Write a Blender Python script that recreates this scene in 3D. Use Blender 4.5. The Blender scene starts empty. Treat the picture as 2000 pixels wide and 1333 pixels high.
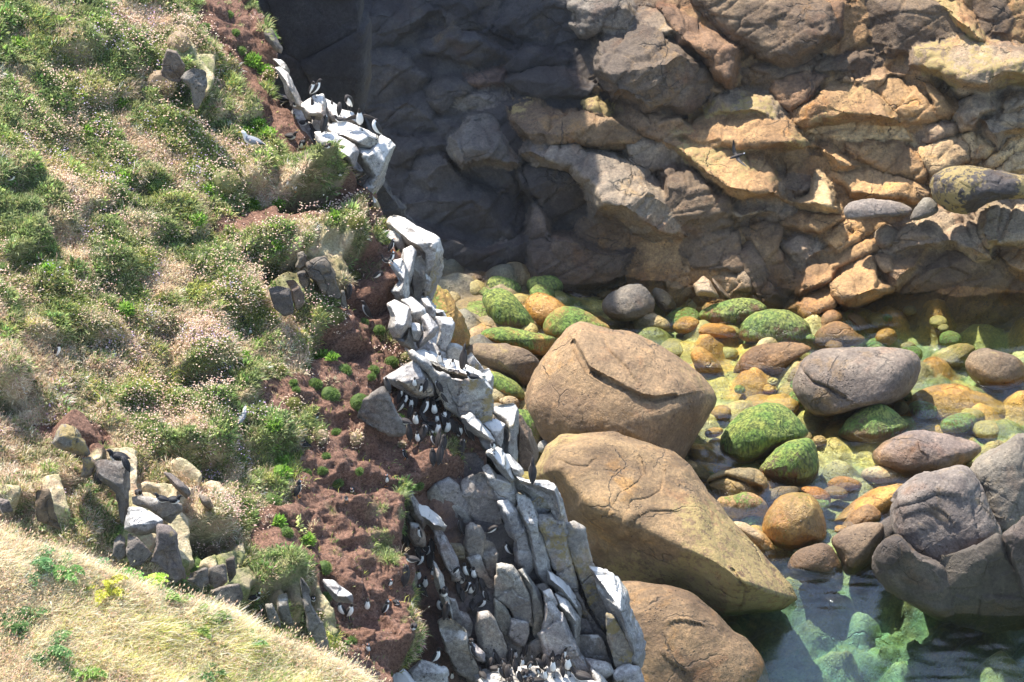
import bpy, math, random
import numpy as np
from mathutils import Vector, Matrix
random.seed(7); rng = np.random.default_rng(11)
R = math.radians
SC = bpy.context.scene
COL = SC.collection
# ---------------------------------------------------------------- camera, sky, sun, exposure
TH = R(30.0); HC = 65.0; KP = 36.0/200.0/2000.0          # 200 mm lens on 36 mm, reference picture 2000 px wide
CAM = np.array([0.0, 0.0, HC])
FWD = np.array([0.0, math.cos(TH), -math.sin(TH)]); UP = np.array([0.0, math.sin(TH), math.cos(TH)]); RT = np.array([1.0, 0, 0])
cd = bpy.data.cameras.new('camera'); cam = bpy.data.objects.new('camera', cd); COL.objects.link(cam)
cam.location = CAM; cam.rotation_euler = (R(90)-TH, 0, 0)
cd.lens = 200; cd.sensor_width = 36; cd.clip_start = 1; cd.clip_end = 2000
cd.dof.use_dof = True; cd.dof.focus_distance = 110; cd.dof.aperture_fstop = 9
SC.camera = cam
S = np.array([-0.33, 0.36, 0.87]); S /= np.linalg.norm(S)
w_ = bpy.data.worlds.new('World'); SC.world = w_; w_.use_nodes = True
nt = w_.node_tree; sky = nt.nodes.new('ShaderNodeTexSky'); sky.sky_type = 'NISHITA'; sky.sun_disc = False
sky.sun_elevation = math.asin(S[2]); sky.sun_rotation = math.atan2(S[0], S[1])
bg = nt.nodes['Background']; bg.inputs[1].default_value = 0.15
nt.links.new(sky.outputs[0], bg.inputs[0])
ld = bpy.data.lights.new('sun', 'SUN'); ld.energy = 4.6; ld.angle = R(0.5); ld.color = (1.0, 0.94, 0.85)
sun = bpy.data.objects.new('sun', ld); COL.objects.link(sun); sun.rotation_euler = Vector(S).to_track_quat('Z', 'Y').to_euler()
sun.location = (0, 100, 60)
SC.view_settings.view_transform = 'Standard'; SC.view_settings.look = 'None'; SC.view_settings.gamma = 1
SC.view_settings.exposure = 1.5
SC.cycles.max_bounces = 8; SC.cycles.transparent_max_bounces = 12; SC.cycles.caustics_reflective = False; SC.cycles.caustics_refractive = False
SC.cycles.diffuse_bounces = 3; SC.cycles.use_denoising = True
# ---------------------------------------------------------------- helpers
def unp(u, v, w):
    """picture coordinates + distance along the view axis -> world point"""
    u = np.asarray(u, float); v = np.asarray(v, float); w = np.asarray(w, float)
    a = (u-1000)*KP*w; b = -(v-666.5)*KP*w
    return CAM + w[..., None]*FWD + a[..., None]*RT + b[..., None]*UP
def plane_w(u, v, P0, n):
    d = FWD + ((np.asarray(u, float)-1000)*KP)[..., None]*RT - ((np.asarray(v, float)-666.5)*KP)[..., None]*UP
    return float((P0-CAM) @ n)/(d @ n)
def nrm(a): a = np.array(a, float); return a/np.linalg.norm(a)
NW = np.array([0, 0, 1.0]); PW = np.array([0, 0, 0.0])
def wW(u, v): return plane_w(u, v, PW, NW)
NS = nrm([0.42, -0.31, 0.85]); PS = unp(950., 900., 107.)
def wS(u, v): return plane_w(u, v, PS, NS)
ND = nrm([0.33, -0.82, 0.47]); PD = unp(860., 930., float(wS(860., 930.))+0.3)
def wD(u, v): return plane_w(u, v, PD, ND)
NC = nrm([-0.06, -0.74, 0.67]); PC = unp(1300., 620., float(wW(1300., 620.))+1.0)
def wC(u, v): return plane_w(u, v, PC, NC)
NF = nrm([0.34, -0.30, 0.9]); PF = unp(350., 1250., 84.)
def wF(u, v): return plane_w(u, v, PF, NF)
T1 = rng.random(4096)
def _h(i, j, k): return T1[((i*73856093) ^ (j*19349663) ^ (k*83492791)) & 4095]
def vn(p):
    i = np.floor(p).astype(np.int64); f = p-i; f = f*f*(3-2*f); x, y, z = f[:, 0], f[:, 1], f[:, 2]
    a, b, c = i[:, 0], i[:, 1], i[:, 2]
    def L(s, t, q): return s+(t-s)*q
    r = L(L(L(_h(a, b, c), _h(a+1, b, c), x), L(_h(a, b+1, c), _h(a+1, b+1, c), x), y),
          L(L(_h(a, b, c+1), _h(a+1, b, c+1), x), L(_h(a, b+1, c+1), _h(a+1, b+1, c+1), x), y), z)
    return r*2-1
def fbm(p, o=4, g=0.5):
    s = 0; a = 1.0; t = 0
    for _ in range(o): s = s+a*vn(p); t += a; a *= g; p = p*2.03+17.3
    return s/t
def worley(p):
    """F1, F2 and the id-hash of the nearest cell"""
    i0 = np.floor(p).astype(np.int64); n = len(p); f1 = np.full(n, 9.); f2 = np.full(n, 9.); hh = np.zeros(n)
    for dx in (-1, 0, 1):
        for dy in (-1, 0, 1):
            for dz in (-1, 0, 1):
                a, b, c = i0[:, 0]+dx, i0[:, 1]+dy, i0[:, 2]+dz
                q = np.stack([a+_h(a, b, c), b+_h(a+91, b, c), c+_h(a, b+57, c)], 1)
                d = np.sqrt(((q-p)**2).sum(1)); hv = _h(a, b, c+33)
                c1 = d < f1; f2 = np.where(c1, f1, np.minimum(f2, d)); hh = np.where(c1, hv, hh); f1 = np.where(c1, d, f1)
    return f1, f2, hh
def sst(x, a, b): t = np.clip((x-a)/(b-a), 0, 1); return t*t*(3-2*t)
def inpoly(u, v, poly):
    c = np.zeros(u.shape, bool); n = len(poly)
    for i in range(n):
        x1, y1 = poly[i]; x2, y2 = poly[(i+1) % n]
        if y1 == y2: continue
        m = ((y1 > v) != (y2 > v)) & (u < (x2-x1)*(v-y1)/(y2-y1)+x1); c ^= m
    return c
def edist(x, y, poly):
    d = np.full(x.shape, 1e9); n = len(poly)
    for i in range(n):
        ax, ay = poly[i]; bx, by = poly[(i+1) % n]; dx, dy = bx-ax, by-ay; l2 = dx*dx+dy*dy+1e-12
        t = np.clip(((x-ax)*dx+(y-ay)*dy)/l2, 0, 1); d = np.minimum(d, np.hypot(x-ax-t*dx, y-ay-t*dy))
    return d
def sdist(u, v, poly): d = edist(u, v, poly); return np.where(inpoly(u, v, poly), d, -d)
def make_mesh(name, V, F, mat, cols=None, smooth=True, parent=None, origin=None, sharp=None):
    """V (n,3) world; F list/array of quads or tris (array) ; cols dict name->(n,4)"""
    V = np.asarray(V, float); o = np.zeros(3) if origin is None else np.asarray(origin, float)
    me = bpy.data.meshes.new(name)
    Fs = F if isinstance(F, list) else [F]
    idx = np.concatenate([f.reshape(-1) for f in Fs]); tot = np.concatenate([np.full(len(f), f.shape[1]) for f in Fs])
    st = np.concatenate([[0], np.cumsum(tot)[:-1]])
    me.vertices.add(len(V)); me.vertices.foreach_set('co', (V-o).astype(np.float32).ravel())
    me.loops.add(len(idx)); me.loops.foreach_set('vertex_index', idx.astype(np.int32))
    me.polygons.add(len(tot)); me.polygons.foreach_set('loop_start', st.astype(np.int32)); me.polygons.foreach_set('loop_total', tot.astype(np.int32))
    me.polygons.foreach_set('use_smooth', np.full(len(tot), smooth)); me.update(calc_edges=True)
    if cols:
        for k, c in cols.items():
            at = me.color_attributes.new(k, 'FLOAT_COLOR', 'POINT'); at.data.foreach_set('color', c.astype(np.float32).ravel())
    if mat: me.materials.append(mat)
    ob = bpy.data.objects.new(name, me); COL.objects.link(ob)
    if parent is not None: ob.parent = parent
    ob.location = o
    return ob
def tag(o, label=None, cat=None, group=None, kind=None):
    if label: o['label'] = label
    if cat: o['category'] = cat
    if group: o['group'] = group
    if kind: o['kind'] = kind
    return o
def vnorm(V, F):
    n = np.zeros_like(V)
    for f in (F if isinstance(F, list) else [F]):
        if f.shape[1] == 4: c = np.cross(V[f[:, 2]]-V[f[:, 0]], V[f[:, 3]]-V[f[:, 1]])
        else: c = np.cross(V[f[:, 1]]-V[f[:, 0]], V[f[:, 2]]-V[f[:, 0]])
        for k in range(f.shape[1]):
            for ax in range(3): n[:, ax] += np.bincount(f[:, k], c[:, ax], len(V))
    return n/(np.linalg.norm(n, axis=1, keepdims=True)+1e-12)
# ---------------------------------------------------------------- materials
def newmat(name, rough=0.8, spec=0.4):
    m = bpy.data.materials.new(name); m.use_nodes = True; b = m.node_tree.nodes['Principled BSDF']
    b.inputs['Roughness'].default_value = rough; b.inputs['Specular IOR Level'].default_value = spec
    return m, m.node_tree, b
class G:
    def __init__(s, nt): s.nt = nt; s.pos = s.n('ShaderNodeNewGeometry').outputs['Position']
    def n(s, t, **k):
        x = s.nt.nodes.new(t)
        for a, b in k.items(): setattr(x, a, b)
        return x
    def put(s, inp, v):
        if isinstance(v, bpy.types.NodeSocket): s.nt.links.new(v, inp)
        elif isinstance(v, (tuple, list)) and len(v) == 3 and inp.type == 'RGBA': inp.default_value = (*v, 1)
        else: inp.default_value = v
    def noise(s, sc, det=4, rough=0.55, dist=0, vec=None, out=0):
        x = s.n('ShaderNodeTexNoise'); s.put(x.inputs['Vector'], vec or s.pos); x.inputs['Scale'].default_value = sc
        x.inputs['Detail'].default_value = det; x.inputs['Roughness'].default_value = rough; x.inputs['Distortion'].default_value = dist
        return x.outputs[out]
    def scl(s, vec):
        x = s.n('ShaderNodeVectorMath', operation='MULTIPLY'); s.put(x.inputs[0], s.pos); x.inputs[1].default_value = vec; return x.outputs[0]
    def vor(s, sc, feat='F1', out='Distance', vec=None):
        x = s.n('ShaderNodeTexVoronoi', feature=feat); s.put(x.inputs['Vector'], vec or s.pos); x.inputs['Scale'].default_value = sc
        return x.outputs[out]
    def mr(s, v, a, b, c=0., d=1.):
        x = s.n('ShaderNodeMapRange', interpolation_type='SMOOTHSTEP'); s.put(x.inputs[0], v)
        for i, q in enumerate((a, b, c, d)): s.put(x.inputs[i+1], q)
        return x.outputs[0]
    def m(s, op, a, b=0., c=0.):
        x = s.n('ShaderNodeMath', operation=op); s.put(x.inputs[0], a); s.put(x.inputs[1], b); s.put(x.inputs[2], c); return x.outputs[0]
    def mix(s, f, a, b, mode='MIX'):
        x = s.n('ShaderNodeMix', data_type='RGBA', blend_type=mode); s.put(x.inputs[0], f); s.put(x.inputs[6], a); s.put(x.inputs[7], b); return x.outputs[2]
    def attr(s, name): x = s.n('ShaderNodeAttribute', attribute_name=name); return x
    def sep(s, c): x = s.n('ShaderNodeSeparateColor'); s.put(x.inputs[0], c); return x.outputs
    def bump(s, h, st, dist, nrm=None):
        x = s.n('ShaderNodeBump'); s.put(x.inputs['Height'], h); x.inputs['Strength'].default_value = st; x.inputs['Distance'].default_value = dist
        if nrm: s.put(x.inputs['Normal'], nrm)
        return x.outputs[0]
def rock_mat():
    m, nt, b = newmat('rock', 0.85); g = G(nt)
    base = g.attr('base').outputs['Color']; cv = g.attr('cover'); c = g.sep(cv.outputs['Color']); wet = cv.outputs['Alpha']
    big = g.noise(1.3, 5, .62); fine = g.noise(14, 5, .7); gr = g.noise(75, 2, .6)
    col = g.mix(1, base, g.mix(big, (.62, .62, .66), (1.35, 1.3, 1.22)), 'MULTIPLY')
    col = g.mix(1, col, g.mix(g.mr(fine, .3, .7), (.68, .67, .67), (1.25, 1.25, 1.22)), 'MULTIPLY')
    col = g.mix(1, col, g.mix(g.mr(gr, .3, .72), (.72, .72, .72), (1.25, 1.25, 1.25)), 'MULTIPLY')
    pat = g.noise(.55, 5, .65, .6); col = g.mix(g.mr(pat, .42, .6), col, g.mix(1, col, (.62, .6, .62), 'MULTIPLY')); col = g.mix(g.mr(g.noise(.8, 4, .7, .5), .55, .7), col, g.mix(1, col, (1.3, 1.12, .8), 'MULTIPLY'))
    zz = g.n('ShaderNodeSeparateXYZ'); g.put(zz.inputs[0], g.pos); tide = g.mr(g.m('ADD', zz.outputs[2], g.m('MULTIPLY', g.noise(1.8, 4), -.7)), -.35, .12, 1, 0)
    col = g.mix(tide, col, g.mix(1, col, (.98, .78, .47), 'MULTIPLY')); wet = g.m('MAXIMUM', wet, g.m('MULTIPLY', tide, .75))
    # rusty stains
    col = g.mix(g.m('MULTIPLY', g.mr(g.noise(.9, 4, .6, .4), .56, .74), .5), col, g.mix(1, col, (1.15, .72, .5), 'MULTIPLY'))
    # dark joints
    warp = g.n('ShaderNodeVectorMath', operation='ADD'); g.put(warp.inputs[0], g.pos)
    sc = g.n('ShaderNodeVectorMath', operation='SCALE'); g.put(sc.inputs[0], g.noise(1.6, 3, .6, out=1)); sc.inputs['Scale'].default_value = .55
    g.put(warp.inputs[1], sc.outputs[0])
    cr = g.vor(.75, 'DISTANCE_TO_EDGE', vec=warp.outputs[0]); crm = g.m('MULTIPLY', g.mr(cr, .0, .022, 1, 0), g.mr(g.noise(.8, 2), .5, .62))
    col = g.mix(g.m('MULTIPLY', crm, g.m('MULTIPLY', g.m('SUBTRACT', 1.0, wet), .55)), col, (.03, .027, .024))
    pit = g.m('MULTIPLY', g.mr(g.vor(13, 'F1'), .18, .34, 1, 0), g.mr(g.noise(1.7, 4, .7), .5, .62)); col = g.mix(g.m('MULTIPLY', pit, .6), col, (.045, .038, .03))
    col = g.mix(g.m('MULTIPLY', g.mr(g.noise(2.6, 5, .75, .5), .52, .66), .45), col, g.mix(1, col, (1.7, 1.62, 1.5), 'MULTIPLY'))
    # lichen
    li = g.m('MULTIPLY', c[2], g.mr(g.noise(6, 5, .75), .38, .56)); li = g.mr(g.m('ADD', li, g.m('MULTIPLY', c[2], .25)), .32, .62)
    lcol = g.mix(g.noise(9, 3), (.20, .155, .06), (.34, .25, .10))
    col = g.mix(g.m('MULTIPLY', li, .85), col, lcol)
    # algae : streaked weed
    st = g.noise(1, 4, .7, .3, vec=g.scl((16, 16, 5)))
    al = g.mr(g.m('ADD', c[0], g.m('MULTIPLY', g.m('SUBTRACT', st, .5), .9)), .38, .62)
    al = g.m('MULTIPLY', al, g.mr(c[0], .02, .15))
    acol = g.mix(g.mr(st, .35, .65), (.05, .07, .018), (.26, .29, .06))
    acol = g.mix(g.mr(g.noise(2.2, 3), .35, .65), acol, g.mix(1, acol, (.55, .8, .7), 'MULTIPLY'))
    col = g.mix(al, col, acol)
    # guano wash and runs
    run = g.noise(1, 4, .65, vec=g.scl((7, 7, 1.6)))
    gu = g.mr(g.m('ADD', c[1], g.m('MULTIPLY', g.m('SUBTRACT', g.m('ADD', g.m('MULTIPLY', run, .6), g.m('MULTIPLY', fine, .4)), .5), 1.0)), .3, .75)
    gu = g.m('MULTIPLY', gu, g.mr(c[1], .02, .2))
    col = g.mix(g.m('MULTIPLY', gu, .88), col, (.66, .63, .58))
    g.put(b.inputs['Base Color'], col)
    ro = g.m('SUBTRACT', .88, g.m('MULTIPLY', wet, .62)); ro = g.m('ADD', ro, g.m('MULTIPLY', g.m('SUBTRACT', fine, .5), .25)); g.put(b.inputs['Roughness'], ro)
    h = g.m('ADD', g.m('MULTIPLY', fine, 1.0), g.m('MULTIPLY', gr, .35)); h = g.m('ADD', h, g.m('MULTIPLY', g.noise(4, 4, .6), 1.6))
    h = g.m('SUBTRACT', h, g.m('MULTIPLY', crm, 1.2)); h = g.m('ADD', h, g.m('MULTIPLY', pit, .8)); h = g.m('ADD', h, g.m('MULTIPLY', al, g.m('MULTIPLY', st, 1.2)))
    g.put(b.inputs['Normal'], g.bump(h, .75, .05))
    return m
M_ROCK = rock_mat()
def ground_mat():
    m, nt, b = newmat('hillside', 0.95, .2); g = G(nt)
    c = g.sep(g.attr('cover').outputs['Color'])   # r green, g dry, b guano
    n1 = g.noise(2.5, 5, .65); n2 = g.noise(18, 5, .7); n3 = g.noise(60, 3, .7)
    soil = g.mix(n1, (.08, .042, .030), (.235, .14, .10)); soil = g.mix(1, soil, g.mix(g.mr(n2, .3, .7), (.5, .48, .48), (1.6, 1.55, 1.5)), 'MULTIPLY')
    soil = g.mix(1, soil, g.mix(g.mr(n3, .3, .7), (.7, .7, .7), (1.35, 1.35, 1.35)), 'MULTIPLY')
    sp = g.m('MULTIPLY', g.mr(g.noise(34, 4, .8), .60, .68), g.mr(g.noise(3.2, 3, .6), .42, .62)); sp = g.m('MULTIPLY', sp, c[2])
    soil = g.mix(g.m('MULTIPLY', sp, .8), soil, (.7, .62, .56))
    green = g.mix(g.mr(n2, .3, .7), (.10, .12, .045), (.3, .3, .13)); green = g.mix(g.mr(n1, .4, .7), green, (.34, .28, .18))
    dry = g.mix(g.mr(n2, .3, .7), (.40, .32, .19), (.74, .62, .42)); dry = g.mix(g.mr(n1, .45, .75), dry, (.45, .27, .17))
    col = g.mix(c[0], soil, green); col = g.mix(c[1], col, dry); g.put(b.inputs['Base Color'], col)
    h = g.m('ADD', g.m('MULTIPLY', n2, 1.0), g.m('MULTIPLY', n3, .3)); g.put(b.inputs['Normal'], g.bump(h, .9, .07))
    return m
M_GROUND = ground_mat()
def attr_mat(name, rough=.8, trans=0., attr='base', spec=.3):
    m, nt, b = newmat(name, rough, spec); g = G(nt); c = g.attr(attr).outputs['Color']; g.put(b.inputs['Base Color'], c)
    if trans:
        t = g.n('ShaderNodeBsdfTranslucent'); g.put(t.inputs[0], c); x = g.n('ShaderNodeMixShader'); x.inputs[0].default_value = trans
        nt.links.new(b.outputs[0], x.inputs[1]); nt.links.new(t.outputs[0], x.inputs[2]); nt.links.new(x.outputs[0], nt.nodes['Material Output'].inputs[0])
    return m
M_BLADE = attr_mat('leaf_blades', .7, .45); M_FLOWER = attr_mat('flower_heads', .9, .2); M_FEATHER = attr_mat('feathers', .65)
def flat(name, col, rough=.6, var=.15):
    m, nt, b = newmat(name, rough); g = G(nt); n = g.noise(60, 2); g.put(b.inputs['Base Color'], g.mix(n, tuple(c*(1-var) for c in col), tuple(c*(1+var) for c in col))); return m
# ---------------------------------------------------------------- rock builder
PAL = dict(pale=(.38, .365, .34), lgrey=(.29, .27, .24), grey=(.185, .165, .14), dk=(.062, .056, .053), dk2=(.042, .041, .045), rust=(.12, .078, .058), tan=(.222, .15, .083), lt=(.38, .30, .19),
           mauve=(.195, .158, .126), gold=(.40, .26, .08), orange=(.42, .225, .06), white=(.62, .57, .47), brn=(.19, .138, .09), olive=(.27, .235, .13), soil=(.17, .1, .075), sub=(.36, .34, .16), cave=(.085, .07, .06))  # dk, dk2, cave: dark rock with the shade of unlit faces mixed in
def chaikin(p, r, it):
    for _ in range(it):
        q = np.roll(p, -1, 0); p = np.stack([p*(1-r)+q*r, p*r+q*(1-r)], 1).reshape(-1, 2)
    return p
def resample(p, n):
    q = np.vstack([p, p[:1]]); s = np.concatenate([[0], np.cumsum(np.hypot(*np.diff(q, axis=0).T))]); t = np.linspace(0, s[-1], n, endpoint=False)
    return np.stack([np.interp(t, s, q[:, 0]), np.interp(t, s, q[:, 1])], 1)
def rock_geo(pts, w0, o, seed):
    """closed body of a rock whose outline is PTS (picture px) at distance w0; o = options"""
    r_ = np.random.default_rng(seed); p = np.array(pts, float).reshape(-1, 2); round_ = o['style'] == 'r'
    ext = o.get('e', 0)
    v0, v1 = p[:, 1].min(), p[:, 1].max(); hpx = v1-v0; cx, cy = p.mean(0)
    gr = o.get('x', 1.0); p = (p-[cx, cy])*gr+[cx, cy]
    if ext: m = p[:, 1] > v0+.6*hpx; p[m, 1] += ext*hpx*((p[m, 1]-v0-.6*hpx)/(.4*hpx))
    poly = p.copy(); p = chaikin(p, .25 if round_ else .07, 2 if round_ else 1)
    per = np.hypot(*np.diff(np.vstack([p, p[:1]]), axis=0).T).sum(); nth = int(np.clip(per/2.6, 36, 420)); p = resample(p, nth)
    s = KP*w0; X = (p[:, 0]-cx)*s; Y = -(p[:, 1]-cy)*s; wd = X.max()-X.min(); h = Y.max()-Y.min(); sz = min(wd, h)
    ax, ay = o.get('ax', .5), o.get('ay', .68 if round_ else .5); k = o.get('k', .35)
    A = np.array([X.min()+ax*wd*1.0 if 'ax' in o else X.mean(), Y.max()-ay*h])
    nr = int(np.clip(.5*max(wd, h)/s/2.8, 9, 90)); t = np.linspace(0, 1, nr+1)[1:]; t = np.sin(t*math.pi/2)**(.9) if round_ else t
    O = np.stack([X, Y], 1); P2 = A+(O-A)[None]*t[:, None, None]; P2 = np.concatenate([A[None], P2.reshape(-1, 2)]); tt = np.concatenate([[0], np.repeat(t, nth)])
    x, y = P2[:, 0], P2[:, 1]; B = o.get('B', (.62 if round_ else .5)*sz)
    if round_:
        pw = o.get('p', 2.1); D = B*np.clip(1-tt**pw, 0, 1)**(1/pw)
    else:
        gt = o.get('gt', .95); gf = o.get('gf', .1); ge = o.get('ge', 3.6); yt = Y.max(); yr = yt-k*h; Bm = min(gt*k*h, 1.3*sz)
        gt = Bm/(k*h); a1, a2 = r_.uniform(-.28, .28, 2)+o.get('sx', 0); yr = yr+o.get('rs', 0)*(x-A[0]); pl = [Bm-gt*(y-yr)+a1*(x-A[0])+.06*sz, Bm+gf*(y-yr)+a2*(x-A[0])+.06*sz, ge*edist(x, y, np.stack([(poly[:, 0]-cx)*s, -(poly[:, 1]-cy)*s], 1))*(inpoly(x, y, np.stack([(poly[:, 0]-cx)*s, -(poly[:, 1]-cy)*s], 1)))]
        for _ in range(int(o.get('nc', 2))):
            an = r_.uniform(0, 2*math.pi); d = np.array([math.cos(an), math.sin(an)]); gg = r_.uniform(.5, 1.1); off = r_.uniform(.24, .42)
            pl.append(Bm*.96-gg*(((x-A[0])*d[0]+(y-A[1])*d[1])-off*sz))
        sm = .02*sz; Q = np.stack(pl); mn = Q.min(0); D = mn-sm*np.log(np.exp(-(Q-mn)/sm).sum(0)); D = np.clip(D, -.05*sz, 9)
        D *= np.clip((1-tt)*nr/1.2, 0, 1)
    for ln, dep, wid in CREASE.get(o['id'], []):
        q = np.array(ln, float).reshape(-1, 2); qx = (q[:, 0]-cx)*s; qy = -(q[:, 1]-cy)*s; dd = np.full(x.shape, 9.); sg = np.zeros(x.shape)
        for i in range(len(q)-1):
            ax_, ay_ = qx[i], qy[i]; dx, dy = qx[i+1]-ax_, qy[i+1]-ay_; tq = np.clip(((x-ax_)*dx+(y-ay_)*dy)/(dx*dx+dy*dy), 0, 1); rx, ry = x-ax_-tq*dx, y-ay_-tq*dy; e = np.hypot(rx, ry); m = e < dd; dd = np.where(m, e, dd); sg = np.where(m, np.sign(dx*ry-dy*rx), sg)
        D = D-dep*np.exp(-(dd/(wid*.35))**2)+dep*.9*np.exp(-(dd/(wid*4))**2)*(sg > 0)*(1-np.exp(-(dd/(wid*.5))**2))
    # back rings
    bt = np.array([.85, .45]); Pb = (A*.5)+(O-A*.5)[None]*bt[:, None, None]; Pb = np.concatenate([Pb.reshape(-1, 2), (A*.5)[None]]); Bk = .8*sz if round_ else .9*sz
    Db = -np.concatenate([np.full(nth, .45*Bk), np.full(nth, .85*Bk), [Bk]])
    XY = np.concatenate([P2, Pb]); D = np.concatenate([D, Db]); tilt = o.get('t', 0. if round_ else .45)
    w = w0-tilt*(XY[:, 1])-D if True else 0
    # moving down on the picture with tilt>0 goes away from the viewer
    V = CAM+w[:, None]*FWD+(XY[:, 0]+(cx-1000)*s)[:, None]*(w/w0)[:, None]*RT+(XY[:, 1]-(cy-666.5)*s)[:, None]*(w/w0)[:, None]*UP
    j = np.arange(nth); j2 = (j+1) % nth; tr = np.stack([np.zeros(nth, int), 1+j, 1+j2], 1)[:, ::-1]; nR = nr+len(bt)
    q = np.concatenate([np.stack([1+i*nth+j, 1+(i+1)*nth+j, 1+(i+1)*nth+j2, 1+i*nth+j2], 1) for i in range(nR-1)])[:, ::-1]
    last = len(V)-1; tb = np.stack([np.full(nth, last), 1+(nR-1)*nth+j2, 1+(nR-1)*nth+j], 1)[:, ::-1]
    F = [tr, q, tb]; N = vnorm(V, F)
    if (N[0] @ FWD) > 0: F = [f[:, ::-1] for f in F]; N = -N
    seedv = r_.uniform(0, 50, 3); na = o.get('n', .035 if round_ else .03)
    d = fbm(V/(.55*sz)+seedv, 4)*na*sz*(1.4 if round_ else 1.0)+fbm(V*2.2+seedv, 4, .6)*(.05 if round_ else .022)*min(1, sz)
    if (not round_) or o.get('f', 0) > .45:
        f1, f2, hh = worley(V/(.42*sz+.12)+seedv); d += (hh-.5)*.055*o.get('f', 1)*sz; d -= np.exp(-((f2-f1)/.05)**2)*.012*sz*o.get('f', 1)
        L = np.stack([V[:, 0]*.8+V[:, 2]*.5, V[:, 1]*.6, V[:, 2]*2.2-V[:, 0]*.9], 1); f1, f2, hh = worley(L*.9+seedv); d += (hh-.5)*.05*min(sz, 1.5)*o.get('f', 1)
    V = V+N*d[:, None]; N = vnorm(V, F)
    # what grows and lies on it
    base = np.array(PAL[o.get('c', 'grey')])*r_.uniform(.88, 1.12)*np.array([r_.uniform(.96, 1.04), 1, r_.uniform(.94, 1.06)])
    base = np.concatenate([np.tile(base, (len(V), 1)), np.ones((len(V), 1))], 1)
    m1 = fbm(V*.9/max(.35, sz*.45)+seedv+9, 4); m2 = fbm(V*1.5+seedv+3, 4)
    a = o.get('a', 0); al = np.clip(a*(.75+.35*N[:, 2]+.9*m1), 0, 1) if a else np.zeros(len(V))
    gu = np.clip(o.get('g', 0)*(.12+.85*np.clip(N[:, 2], -.2, 1)+.75*m2), 0, 1); li = np.clip(o.get('l', 0)*(.55+1.5*m1), 0, 1)
    cov = np.stack([al, gu, li, np.full(len(V), o.get('w', 0.))], 1)
    return V, F, base, cov
def _cz(x0, y0, z, s): a = [float(k) for k in s.split()]; return [(a[i]/z+x0, a[i+1]/z+y0) for i in range(0, len(a), 2)]
CREASE = {'I1': [(_cz(850, 500, 3.3333, '895 560 940 650 990 740 1080 790 1200 850 1330 920 1430 938 1560 915'), .14, .10), (_cz(850, 500, 3.3333, '1100 550 1130 620 1190 680 1250 740'), .06, .10)],
 'L1': [(_cz(1000, 780, 2.41, '600 270 618 350 590 400 500 470 455 550'), .035, .05), (_cz(1000, 780, 2.41, '715 330 700 430 640 470 560 490 520 600'), .035, .05), (_cz(1000, 780, 2.41, '560 620 570 570 640 535 750 530'), .05, .04), (_cz(1000, 780, 2.41, '230 290 280 320 350 325 385 285'), .035, .05), (_cz(1000, 780, 2.41, '1040 800 1070 850 1100 880 1080 950'), .1, .06)],
 'L2': [(_cz(1000, 780, 2.41, '760 1050 800 1045 890 1062'), .06, .04), (_cz(1000, 780, 2.41, '720 1210 760 1250 815 1285'), .05, .04)],
 'J9': [(_cz(1300, 550, 2.857, '760 480 820 560 900 590 1000 650'), .08, .08)], 'J16': [(_cz(1300, 550, 2.857, '1410 900 1420 950 1440 960'), .03, .03)],
 'K35': [(_cz(1300, 900, 2.857, '1300 260 1400 235 1510 190 1600 195'), .08, .05), (_cz(1300, 900, 2.857, '1500 260 1560 300 1600 350'), .05, .04)], 'J22': [(_cz(1300, 550, 2.857, '250 1120 340 1090 440 1120 520 1160'), .15, .12)]}
def parse(s):
    head, pts = s.split('|'); h = head.split(); o = {'id': h[0], 'style': h[1]}
    for tkn in h[2:]:
        k, v = tkn.split('=')
        try: o[k] = float(v)
        except ValueError: o[k] = v
    return o, [float(x) for x in pts.split()]
PIC = {}
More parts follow.
